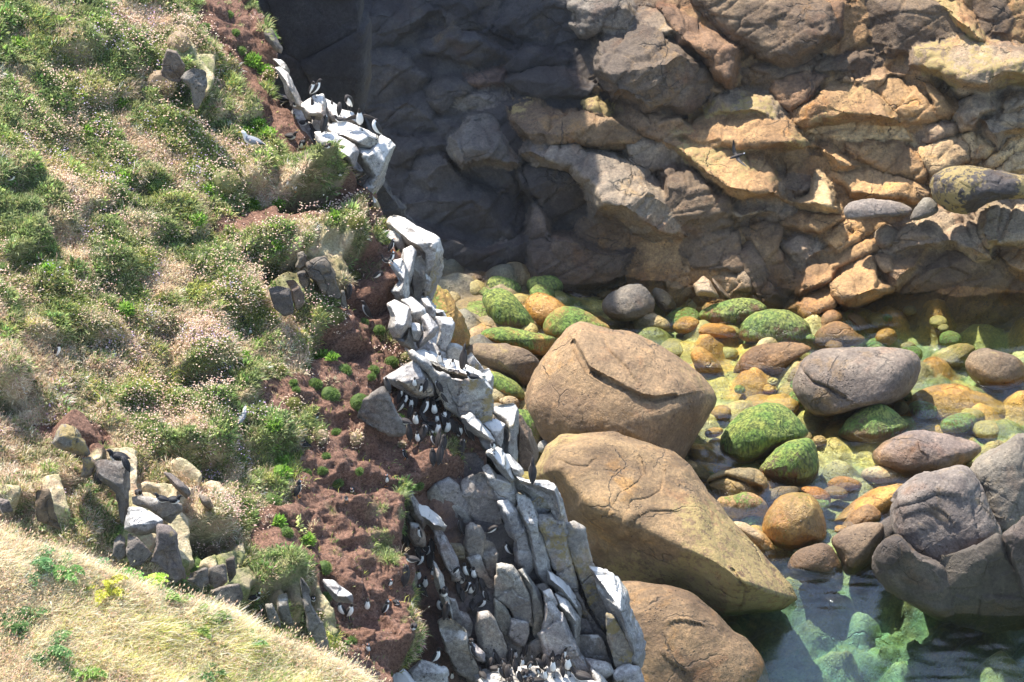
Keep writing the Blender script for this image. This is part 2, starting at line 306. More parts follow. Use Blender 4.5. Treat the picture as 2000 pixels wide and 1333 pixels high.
# ---------------------------------------------------------------- traced rocks: outline in zoomed picture coordinates per region
# @region x0 y0 zoom zone defaults ; id style options | outline | label-look
CLIFF = '''
@M 700 0 2.857 C c=dk t=0 d=.1 x=1.13
M1 b k=.35 c=grey d=1 |1200 20 1260 0 1440 -10 1490 30 1530 100 1500 180 1350 160 1260 160 1220 120
M2 b k=.42 d=.9 |1380 240 1450 190 1540 150 1620 170 1800 290 1900 390 1930 520 1800 600 1600 600 1430 520 1350 380
M3 b k=.3 c=dk2 |230 140 470 170 640 190 780 300 700 380 600 330 420 310 250 220
M4 b k=.25 c=dk |50 300 240 290 370 430 330 500 200 600 60 620 30 450
M4b b k=.3 c=dk2 |20 0 300 0 420 60 300 140 200 220 60 280 0 200
M4c b k=.2 c=dk |40 620 200 600 330 500 420 560 480 640 430 720 200 760 60 740
M5 b c=rust |600 400 790 380 800 470 700 500 620 460
M6 b k=.4 |370 500 530 420 620 440 680 520 560 560 530 630 470 640 400 560
M7 b k=.2 d=.5 c=grey |560 540 700 510 790 490 840 570 760 620 620 640 540 620
M8 b k=.5 c=dk |820 450 1000 380 1200 370 1330 480 1260 540 1050 560 900 520
M9 b k=.72 c=tan l=.5 d=.7 |880 600 1000 580 1100 620 1280 640 1400 640 1540 760 1500 790 1380 800 1220 810 1000 820 930 740 880 680
M10 b k=.5 c=tan l=.9 d=.9 |1270 580 1330 560 1400 600 1390 650 1280 650
M10b b k=.5 c=tan l=.5 d=.5 |1270 500 1310 470 1350 505 1280 530
M11 b k=.6 c=grey d=.8 |520 780 640 690 740 690 800 790 880 890 820 910 700 900 600 930 540 870
M12 b k=.35 c=dk d=.3 |300 870 440 860 560 960 630 1040 560 1060 400 1080 280 980
M12b b k=.3 c=dk |430 720 620 650 640 690 540 760 480 820 430 780
M13 b k=.6 gt=1.0 c=grey l=.25 d=.9 |960 860 1000 810 1200 830 1360 880 1530 950 1640 1030 1720 1110 1780 1240 1800 1300 1650 1290 1560 1250 1320 1180 1290 1060 1200 960 1050 930
M13b b k=.1 gf=.35 c=dk d=1.0 |960 900 1050 930 1200 960 1290 1060 1320 1180 1560 1260 1500 1333 1350 1390 1100 1300 1000 1100 950 980
M14 b k=.15 c=dk |640 930 820 910 940 940 930 1010 850 1100 760 1070 640 960
M15 b k=.2 c=dk gf=.3 d=.3 |260 1050 400 1090 620 1050 750 1090 940 1060 980 1200 940 1333 700 1400 450 1333 300 1250
M15b b k=.2 c=dk gf=.3 |200 760 430 780 520 860 300 870 280 1000 250 1100 180 1000
M16 b k=.25 c=grey d=.4 |1490 780 1560 750 1700 800 1820 870 1830 970 1720 950 1600 950 1530 930
M17 b k=.5 c=brn l=.4 |1340 560 1500 560 1700 620 1880 700 1860 740 1700 800 1560 750 1420 640
M19 b k=.3 c=grey d=.4 |1690 960 1760 930 1830 980 1960 1120 1998 1250 1900 1250 1800 1200 1740 1090
M20 b k=.5 c=grey d=.3 |1530 60 1620 50 1760 80 1900 150 1998 210 1998 300 1850 230 1700 200 1560 140
M21 b k=.2 c=dk2 |700 0 1000 -30 1180 -20 1200 80 1240 180 1160 290 1000 250 850 200 720 110
M22 b k=.2 c=dk2 |420 20 700 -20 720 110 690 170 560 150 430 100
M23 b k=.3 c=dk2 |780 300 1000 260 1160 300 1200 370 1000 380 820 440 790 380
M24 b k=.2 c=dk |1200 380 1330 480 1450 540 1600 610 1500 640 1380 600 1260 540
M25 b k=.2 c=dk |330 1250 700 1400 940 1333 1000 1400 940 1560 700 1640 560 1560 440 1500
M26 b k=.3 c=cave |1000 1100 1100 1300 1350 1390 1500 1400 1460 1560 1200 1640 1000 1600 960 1400
M27 b k=.2 c=grey t=-.2 |430 1510 620 1500 800 1600 1000 1580 1060 1640 900 1740 620 1820 440 1760
@N 1300 0 2.857 C c=tan t=0 d=.1 x=1.12
N1 b k=.25 c=dk d=.8 |200 -20 540 -30 760 0 860 60 920 190 850 230 720 320 650 340 540 300 400 210 300 120
N2 b k=.2 c=rust |860 -10 980 -10 1000 100 970 200 920 150
N3 b k=.25 gf=.25 c=dk d=.3 |1000 -20 1500 -20 1640 80 1810 230 1640 230 1500 210 1350 280 1200 270 1050 240 1000 120
N3b b k=.9 c=tan l=.9 d=.8 |1510 -10 1570 0 1680 90 1810 235 1740 225 1620 120
N4 b k=.2 c=dk |1700 -20 1940 -20 1950 120 1900 200 1780 180
N5 b k=.55 c=grey l=.7 d=1.0 |1420 270 1530 250 1560 220 1650 200 1800 250 1998 300 2080 350 1998 440 1880 440 1800 500 1660 490 1560 420 1410 360
N6 b k=.65 c=tan l=.4 d=.4 |715 635 760 590 850 540 930 450 990 450 1080 480 1140 500 1190 560 1300 680 1200 690 1000 670 780 690
N7 r c=lt l=.3 ay=.7 d=.1 |780 690 1000 670 1180 690 1310 690 1380 790 1250 785 1000 790 840 770
N8 r c=tan ay=.6 d=.2 f=.5 |990 790 1200 790 1320 790 1420 860 1430 960 1400 1000 1250 960 1060 900 1000 850
N9 r c=tan l=.3 ay=.62 f=.6 d=.3 |1180 510 1240 430 1330 450 1440 510 1510 590 1500 660 1400 700 1310 690 1220 590
N10 b k=.4 c=tan |1410 450 1460 450 1560 520 1630 600 1630 640 1520 650 1490 570
N11 b k=.5 c=mauve |1360 720 1500 700 1640 700 1670 740 1530 790 1420 800
N12 r c=lt ay=.6 d=.3 f=.4 |1420 820 1560 780 1640 780 1690 830 1690 900 1600 950 1490 970 1430 880
N13 r c=lt ay=.6 d=.2 |1640 760 1720 730 1840 830 1780 890 1700 910 1680 840
N14 b k=.5 c=grey l=.8 d=.6 |240 570 320 530 500 520 580 550 640 620 620 670 500 640 380 650 250 640
N15 b k=.75 c=tan l=.55 d=.5 |120 750 180 650 250 620 380 650 500 640 650 650 740 760 770 790 650 830 450 840 200 830
N16 b k=.1 gf=.5 c=brn d=.3 |530 840 700 820 780 790 860 850 900 900 850 940 720 950 580 940
N17 b k=.78 c=tan l=.6 d=.6 |0 800 100 790 300 825 530 835 580 950 660 1110 540 1110 400 1110 300 1060 200 950 100 870
N18 b k=.6 c=mauve d=-.2 |580 950 830 945 830 1040 760 1090 670 1110
N19 b k=.7 c=lt d=.1 |835 950 900 1040 980 1190 860 1180 740 1150 680 1120 800 1080
N20 b k=.3 c=dk d=.6 |0 960 60 920 200 980 300 1070 380 1130 330 1250 200 1333 100 1300 0 1150
N21 b k=.5 c=tan |700 700 800 780 960 860 1060 930 1000 960 940 960 850 830
N22 b k=.6 c=tan d=.2 |950 980 1080 950 1250 970 1400 1040 1470 1070 1400 1130 1300 1110 1200 1100 1050 1100
N24 b k=.4 c=grey d=.4 |1640 650 1700 560 1780 490 1830 520 1850 620 1770 650 1740 720 1670 720
N25 b k=.5 c=grey d=.3 |1760 660 1860 630 1998 600 2080 640 2080 700 1900 760 1850 830 1780 740
N26 r c=lt f=.4 |1780 920 1850 840 1950 740 2080 720 2080 780 1900 900 1820 940
N27 r c=lt d=.3 f=.3 |1840 940 1950 850 2080 830 2080 950 1900 970
N28 b k=.4 c=grey d=.3 |1850 560 1930 520 2040 550 1998 600 1880 640
N29 b k=.2 c=dk d=.3 |0 230 120 280 200 430 210 500 100 560 0 560
N30 b k=.5 c=brn d=.4 |210 460 310 490 330 525 230 530
N31 b k=.4 c=rust d=.4 |0 60 150 120 300 210 380 260 390 370 350 470 260 420 180 330 60 260
N32 b k=.4 c=rust |600 450 750 400 900 430 830 530 700 600 640 560 590 500
N33 b k=.4 c=dk |720 330 900 330 1200 290 1330 350 1240 400 1000 420 800 390
N33b b k=.4 c=brn |900 430 1000 420 1240 400 1400 360 1420 430 1240 430 1180 510 990 450
N34 b k=.3 c=dk |400 400 600 340 720 340 790 400 600 450 590 510 460 510
@O 1300 280 2.857 C c=tan t=0 d=.1 x=1.12
O3 b k=.5 c=grey l=.35 d=.6 |1230 600 1300 520 1400 430 1520 400 1650 400 1720 440 1780 570 1820 640 1700 640 1600 560 1500 600 1400 600 1300 640
O4 b k=.55 c=grey l=.4 d=.5 |1750 500 1800 350 1880 320 2080 350 2080 560 1950 580 1850 570 1830 620 1780 570
O4b b k=.5 c=tan d=.6 |1850 620 1870 570 1990 580 2080 600 2080 770 1920 700
O5 b k=.5 c=grey l=.4 d=.4 |380 380 420 340 520 305 640 310 700 360 740 380 640 400 480 420 430 440 385 420
O6 b k=.55 c=tan d=.3 |600 420 740 385 860 380 980 400 990 430 900 460 860 500 740 460 640 450
O7 b k=.18 c=brn gf=.3 |380 450 480 430 600 430 640 500 640 600 700 680 740 740 720 830 640 830 560 700 480 560 400 500
O8 b k=.3 c=grey |730 500 860 520 900 600 820 640 740 720 700 640 660 560
O9 r c=tan d=.3 f=.7 |880 520 920 470 1020 430 1120 420 1180 500 1100 540 1000 600 960 620 900 570
O10 b k=.5 c=tan |1120 430 1250 400 1350 430 1290 470 1190 500
O11 b k=.5 c=grey d=.4 |1190 500 1260 450 1340 470 1230 600 1190 560
O12 r c=tan f=.6 d=.4 |930 670 1000 600 1120 540 1200 540 1220 600 1120 640 1000 690 950 720
O13 b k=.6 c=tan |720 830 760 700 850 620 920 640 950 720 930 780 850 820 750 870
O14 b k=.6 c=tan d=.5 |930 790 1000 720 1130 640 1170 700 1190 790 1250 810 1180 860 1050 900 990 920 950 860
O15 b k=.6 c=brn d=.5 |1180 640 1270 610 1300 640 1400 600 1440 610 1400 700 1280 800 1210 740
O16 b k=.6 c=tan d=.5 |680 930 780 860 890 800 940 860 950 910 860 970 800 990
O17 b k=.08 gf=.7 c=cave d=.8 |1280 800 1380 710 1440 620 1600 570 1800 640 1900 760 2080 790 2080 960 1900 1010 1700 1020 1500 1000 1350 920
O18 b k=.3 c=grey |240 740 330 710 440 700 480 790 500 900 380 900 300 860
O21 b k=.3 c=grey |0 770 120 770 160 860 60 930 0 920
O22 b k=.3 c=brn |0 700 100 700 160 780 0 770
O23 b k=.2 c=cave |480 560 560 700 640 830 720 850 660 930 560 900 500 860 470 760 420 640
O24 b k=.3 c=cave |0 450 200 450 380 460 400 560 420 640 440 700 240 720 100 700 0 690
O25 b k=.4 c=brn |-40 300 20 290 100 440 120 480 40 500 -60 440
'''
LOOSE = '''
@N 1300 0 2.857 C c=tan t=0 d=1.2
N23 r c=dk l=.8 B=1.0 ay=.55 f=.8 |1480 1000 1540 940 1660 915 1780 940 1900 960 2060 980 2060 1110 1900 1110 1800 1130 1700 1190 1560 1180 1480 1090|huge dark grey boulder with yellow lichen back, perched on tan rocks
@O 1300 280 2.857 C c=grey t=0 d=.7
O1 r c=grey l=.3 f=.6 |985 360 1040 320 1180 305 1330 330 1390 370 1360 410 1200 410 1080 430 1000 430|flat-topped pale grey boulder wedged among tan rocks
O2 r c=grey f=.7 d=.9 |1360 400 1390 350 1460 290 1510 330 1530 390 1430 430 1360 440|small pointed grey boulder leaning under the dark boulder
O19 b k=.7 c=lt w=.5 d=.6 |155 790 210 740 250 770 300 860 220 850 170 850|pale wet upright block where the trickle meets the pool
O20 b k=.7 c=brn w=.7 d=.5 |255 750 300 790 370 870 330 870 290 830|thin wet dark slab beside the pale upright block
@I 850 500 3.3333 W c=olive e=.12
Im r c=dk a=.8 d=.3 e=0 |590 160 650 125 740 115 820 150 840 220 800 260 700 235 600 240|shaded dark green weed boulder at the foot of the cliff
Il r c=dk a=.7 d=.3 e=0 |325 180 370 130 450 125 530 160 570 230 560 270 480 230 400 260 330 240|shaded rounded green boulder tucked behind the mossy one
Is r c=grey d=.4 f=.5 |1080 300 1150 220 1280 180 1380 190 1450 330 1350 400 1200 420 1100 370|broad smooth grey boulder at the back of the pool
It r c=grey d=.2 f=.4 |1400 210 1480 200 1560 280 1580 340 1450 345|smooth grey slab under the cliff behind the clear shallow
Ia b k=.75 c=gold a=.5 l=.6 d=2.5 B=1.2 |-150 150 0 170 50 200 110 290 190 380 230 500 220 560 180 595 100 600 0 600 -150 500|steep wedge of golden green weed rock behind the white ledge
Ib r c=brn a=.85 e=.05 d=.4 ay=.6 |300 260 350 220 430 215 500 240 560 320 640 400 665 460 640 495 560 490 440 470 370 440 310 330|tall egg-shaped boulder fringed with green weed
Ic r c=orange w=1.1 e=.1 d=.3 n=.01 |580 300 620 250 690 235 760 260 840 310 870 350 800 400 720 450 650 460 600 400|shiny wet orange boulder behind the weed-fringed ones
Id r c=gold a=.55 l=.3 e=.05 d=.6 |700 460 720 390 790 340 860 320 950 340 1060 400 1160 475 1100 540 900 560 790 530 710 510|round golden boulder with yellow green crown touching the giant boulder
Ie r c=gold a=.7 e=.05 d=.7 ay=.45 |290 520 340 475 440 458 560 480 700 510 790 530 780 560 720 650 640 640 500 590 400 570 310 555|long flat golden boulder with green weed along its front
In r c=grey |190 290 220 255 270 260 290 310 260 350 200 350|small shaded grey stone beside the golden weed wedge
Ip r c=pale |190 380 240 360 290 400 270 450 240 480 200 450|pale grey stone next to the weed wedge
Io r c=lt |250 440 290 410 330 430 340 480 300 510 250 480|small cream stone below the weed-fringed egg boulder
Iq r c=lt |225 490 270 490 295 520 270 550 230 530|cream pebble low against the golden wedge
Ir r c=olive l=.5 |200 560 260 540 320 545 330 570 280 590 200 590|flat yellowish stone above the barnacled brown boulder
If r c=brn l=.4 e=.05 d=.8 ay=.45 |190 600 270 570 380 568 480 575 600 610 690 680 660 740 600 860 500 790 380 740 290 700 210 650|brown boulder rough with barnacles left of the giant boulder
Ig r c=gold a=.55 d=1.0 |330 740 400 745 480 790 560 850 590 900 570 930 500 910 420 880 370 860|golden brown boulder with a green weed stripe
Ih r c=olive a=.4 l=.4 d=1.1 |360 860 440 870 490 910 450 950 360 950|small yellow green boulder behind the ledge corner
Ii r c=lt a=.3 l=.3 d=1.2 |400 940 460 910 520 915 550 950 545 990 460 985|pale stone with a green cap below the yellow green one
Ij r c=tan d=1.2 |350 960 430 955 460 1000 370 1020|tan stone half hidden behind the white ledge
Ik r c=lt a=.6 d=1.4 ay=.4 |500 1000 560 990 640 1010 700 1060 715 1120 700 1200 660 1240 600 1230 540 1150|cream boulder with a green weed flank beside the brown pillar
Iy r c=pale d=1.5 |660 1230 700 1190 750 1200 740 1260 680 1280|small blue grey stone between the two giant boulders
I1 r c=tan l=.3 e=.06 d=.7 B=2.3 p=2.2 ay=.72 n=.03 |940 422 1000 440 1090 465 1200 500 1300 510 1420 560 1560 640 1700 740 1800 830 1850 930 1810 1010 1730 1120 1650 1230 1600 1310 1430 1290 1200 1260 900 1230 700 1200 600 1040 575 940 610 830 680 700 780 560 860 460|giant smooth tan boulder with a long curved crease
Iu r c=white w=.6 |1280 400 1310 370 1370 350 1440 380 1520 420 1540 460 1450 480 1350 490 1290 470|white wet stone splashed with foam at the pool edge
Iv r c=gold a=.3 w=.5 |1540 450 1590 400 1660 390 1740 430 1700 480 1620 500 1560 490|small golden stone between the white stone and the flat gold one
Iw r c=orange a=.2 w=.8 |1700 490 1750 440 1850 435 1960 470 1960 520 1850 530 1740 520|flat wet golden stone gleaming below the long mossy boulder
@J 1300 550 2.857 W c=brn e=.15
Jx r c=brn a=.7 ay=.55 |175 180 240 140 340 100 440 88 520 105 575 150 540 190 440 210 400 240 300 230 200 210|long low boulder with green top and pinkish broken side
J1 r c=brn a=.95 p=2.6 |405 290 430 220 490 170 570 150 680 155 770 200 810 250 810 300 740 325 560 320 440 315|broad dome boulder with bright green top and hairy weed sides
J4 r c=brn f=.7 |1005 190 1050 170 1100 200 1150 250 1100 270 1030 220|small brown stone at the mouth of the shadowed overhang
J3 r c=tan f=.7 |815 270 850 200 920 150 980 170 1000 220 900 220 850 270|tan stone leaning behind the cream dome at the water's edge
J2 r c=tan w=.1 |815 310 860 260 940 215 1020 240 1080 290 1130 320 1050 350 900 360 820 340|cream dome boulder right of the mossy dome
J6 r c=tan d=.1 f=.6 ay=.75 |360 490 430 410 520 350 640 340 780 345 830 380 780 400 700 470 660 500 560 490 470 480 400 500|flat tan boulder with a dark undercut front
J7 r c=gold a=.25 w=.3 |130 430 150 370 190 355 260 400 300 450 330 490 250 500 190 490|golden upright stone at the right shoulder of the giant boulder
J8 r c=sub w=.3 d=-.5 |270 380 340 360 410 380 400 430 310 450|yellow drowned stone behind the golden upright stone
J9b r c=grey f=.6 |670 540 700 490 770 430 800 450 740 560 690 570|cracked grey knob on the flank of the big dark boulder
J9 r c=mauve B=1.6 p=2.6 ay=.78 f=.4 d=.2 |700 580 740 480 780 410 900 370 1040 355 1130 370 1350 375 1420 430 1415 540 1370 600 1290 650 1150 665 1000 685 900 710 820 700 740 640|big dark purplish boulder standing in the middle of the pool
J10 r c=sub a=.3 d=-.4 |1450 430 1560 370 1660 340 1740 370 1700 410 1660 470 1560 480|yellow green drowned boulder under the rippling water
J11 r c=brn l=.3 e=.05 |1660 470 1700 400 1770 368 1870 385 1960 420 2010 470 2010 570 1850 600 1720 560|speckled brown boulder with a bright orange patch
J12 r c=gold d=-1.5 B=.7 w=.5 e=0 |1300 690 1400 620 1500 580 1600 570 1730 600 1850 660 2000 720 1950 830 1850 880 1700 860 1500 800 1350 750|huge golden slab drowned just under the ripples
J15 r c=brn a=.65 |950 840 1010 760 1100 700 1190 680 1270 710 1330 770 1370 800 1300 850 1200 890 1080 880 980 860|brown boulder with green skirt in front of the dark purplish one
J16 r c=mauve B=.9 p=2.5 w=.2 |1140 970 1200 910 1290 850 1400 828 1540 840 1660 880 1780 920 1720 980 1600 1040 1420 1050 1320 1060 1180 1020|smooth mauve whaleback boulder barely above the water
J13 r c=olive a=1.0 e=.05 ay=.6 |295 920 310 850 400 750 500 690 600 672 680 700 740 760 800 830 790 870 700 900 620 930 520 990 420 1010 330 980|largest bright green weed boulder with a pink grazed patch
J14 r c=brn a=.85 e=.04 ay=.55 |510 1050 560 980 640 910 740 875 800 870 840 920 860 1010 850 1080 790 1130 700 1140 600 1110 540 1080|green topped boulder in front of the largest green one
J17 r c=white a=.3 |1085 1070 1120 1040 1200 1020 1280 1030 1330 1080 1280 1110 1180 1120 1100 1100|oval cream stone with a green waterline
J18 r c=gold w=.9 |110 930 160 900 220 910 280 950 300 990 260 1020 180 1010 120 980|glossy golden brown stone left of the largest green boulder
J19 r c=orange w=.7 |265 1040 310 1020 380 1040 390 1060 310 1080 265 1070|small rusty wet stone behind the grooved olive boulder
J20 r c=gold w=.5 |210 840 260 810 330 820 310 860 230 870|low golden stone at the giant boulder's wet edge
J21 r c=lt |110 1000 160 1000 220 1040 260 1090 220 1110 150 1080 110 1050|cream stone half behind the barnacled slab boulder
J22 r c=olive a=.25 f=.6 d=.1 |225 1100 290 1060 400 1040 500 1040 560 1080 590 1130 560 1200 440 1190 330 1205 260 1205 230 1150|olive boulder with a dark hollow groove
@K 1300 900 2.857 W c=tan e=.1
K28 r c=orange w=.6 d=-.25 |885 130 950 85 1040 90 1120 140 1040 170 930 180|orange slab just awash behind the big golden egg boulder
K29 r c=gold w=.3 d=-.3 a=.25 B=.8 |920 330 960 300 1050 220 1180 150 1360 120 1360 200 1230 290 1100 320|pale gold slab awash with a green weed streak
K27 r c=orange w=.6 |740 150 830 140 920 180 930 240 880 270 800 200|wet orange brown slab behind the golden egg boulder
K26 r c=mauve |555 200 600 150 680 138 740 150 760 180 650 200 570 235|pinkish grey stone touching the golden egg boulder
K30 r c=lt |1380 90 1420 50 1480 40 1540 55 1500 90 1400 105|cream stone behind the cracked dark boulder
K31 r c=tan f=.6 |960 390 1020 310 1110 240 1170 250 1220 310 1150 350 1040 370 980 410|tan angular stone between gold slab and brown pair
K23 r c=lt a=.45 l=.3 f=.5 ay=.45 |270 210 380 190 470 175 540 200 575 260 560 300 480 310 380 320 310 300|cream flat stone patched with green weed
K25 r c=lt f=.6 ay=.4 |360 340 430 335 510 380 580 430 620 500 610 545 570 545 480 480 400 400|cream wedge stone left of the golden egg boulder
K24 r c=gold l=.2 a=.3 w=.8 n=.012 e=.03 ay=.6 |525 370 560 280 620 210 700 178 790 175 850 220 880 290 900 400 890 450 820 470 730 500 640 490 570 450|big golden egg boulder with a white shine
K33 r c=brn ay=.6 |905 440 980 390 1080 350 1200 345 1230 380 1190 500 1130 560 1060 610 1000 615 960 520|rear one of the touching brown pair above the foam
K32 r c=brn d=.2 |660 590 720 510 800 470 900 455 960 520 990 600 980 640 840 640 720 620|front one of the touching brown pair above the foam
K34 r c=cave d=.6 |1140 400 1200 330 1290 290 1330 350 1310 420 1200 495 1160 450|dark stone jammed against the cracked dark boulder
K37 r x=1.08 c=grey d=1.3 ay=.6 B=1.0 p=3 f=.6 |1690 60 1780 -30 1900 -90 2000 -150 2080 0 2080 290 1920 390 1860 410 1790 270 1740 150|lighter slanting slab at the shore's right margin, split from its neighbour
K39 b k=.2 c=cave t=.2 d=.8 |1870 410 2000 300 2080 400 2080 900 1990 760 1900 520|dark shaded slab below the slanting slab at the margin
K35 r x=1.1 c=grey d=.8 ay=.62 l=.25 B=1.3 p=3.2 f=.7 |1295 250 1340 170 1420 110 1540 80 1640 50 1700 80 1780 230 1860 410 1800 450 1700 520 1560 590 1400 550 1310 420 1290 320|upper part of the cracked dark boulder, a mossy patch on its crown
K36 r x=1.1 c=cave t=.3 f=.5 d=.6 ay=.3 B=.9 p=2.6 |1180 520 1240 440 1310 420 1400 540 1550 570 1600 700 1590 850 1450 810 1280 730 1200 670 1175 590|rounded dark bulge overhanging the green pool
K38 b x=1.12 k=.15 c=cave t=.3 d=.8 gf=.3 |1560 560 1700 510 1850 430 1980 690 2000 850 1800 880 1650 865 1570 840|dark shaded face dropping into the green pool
K40 b k=.6 c=tan d=1.4 t=0 |1820 440 1860 420 1930 520 1970 680 1900 600|narrow sunlit tan sliver in the dark boulder's crack
@L 1000 780 2.41 W c=tan
L2 r c=tan B=1.5 p=2.6 d=.5 ay=.75 n=.02 f=.3 |400 900 480 850 600 850 760 870 850 900 920 960 990 1020 1040 1090 1120 1140 1180 1220 1210 1333 1190 1480 700 1560 500 1450 420 1300 400 1000|smooth buff boulder sloping into the pool below the barnacled slab
L1 b f=.12 n=.07 k=.58 rs=-.49 gt=.8 gf=1.7 nc=0 ge=3 c=tan l=.75 t=-.2 |105 310 150 220 220 160 330 150 480 150 640 190 760 230 850 300 930 420 1010 560 1130 690 1240 800 1310 880 1345 940 1280 985 1200 1000 1000 1010 900 960 780 880 560 850 380 820 350 680 240 560 170 430 110 370|giant tan slab boulder crusted with barnacles above a dark undercut
'''
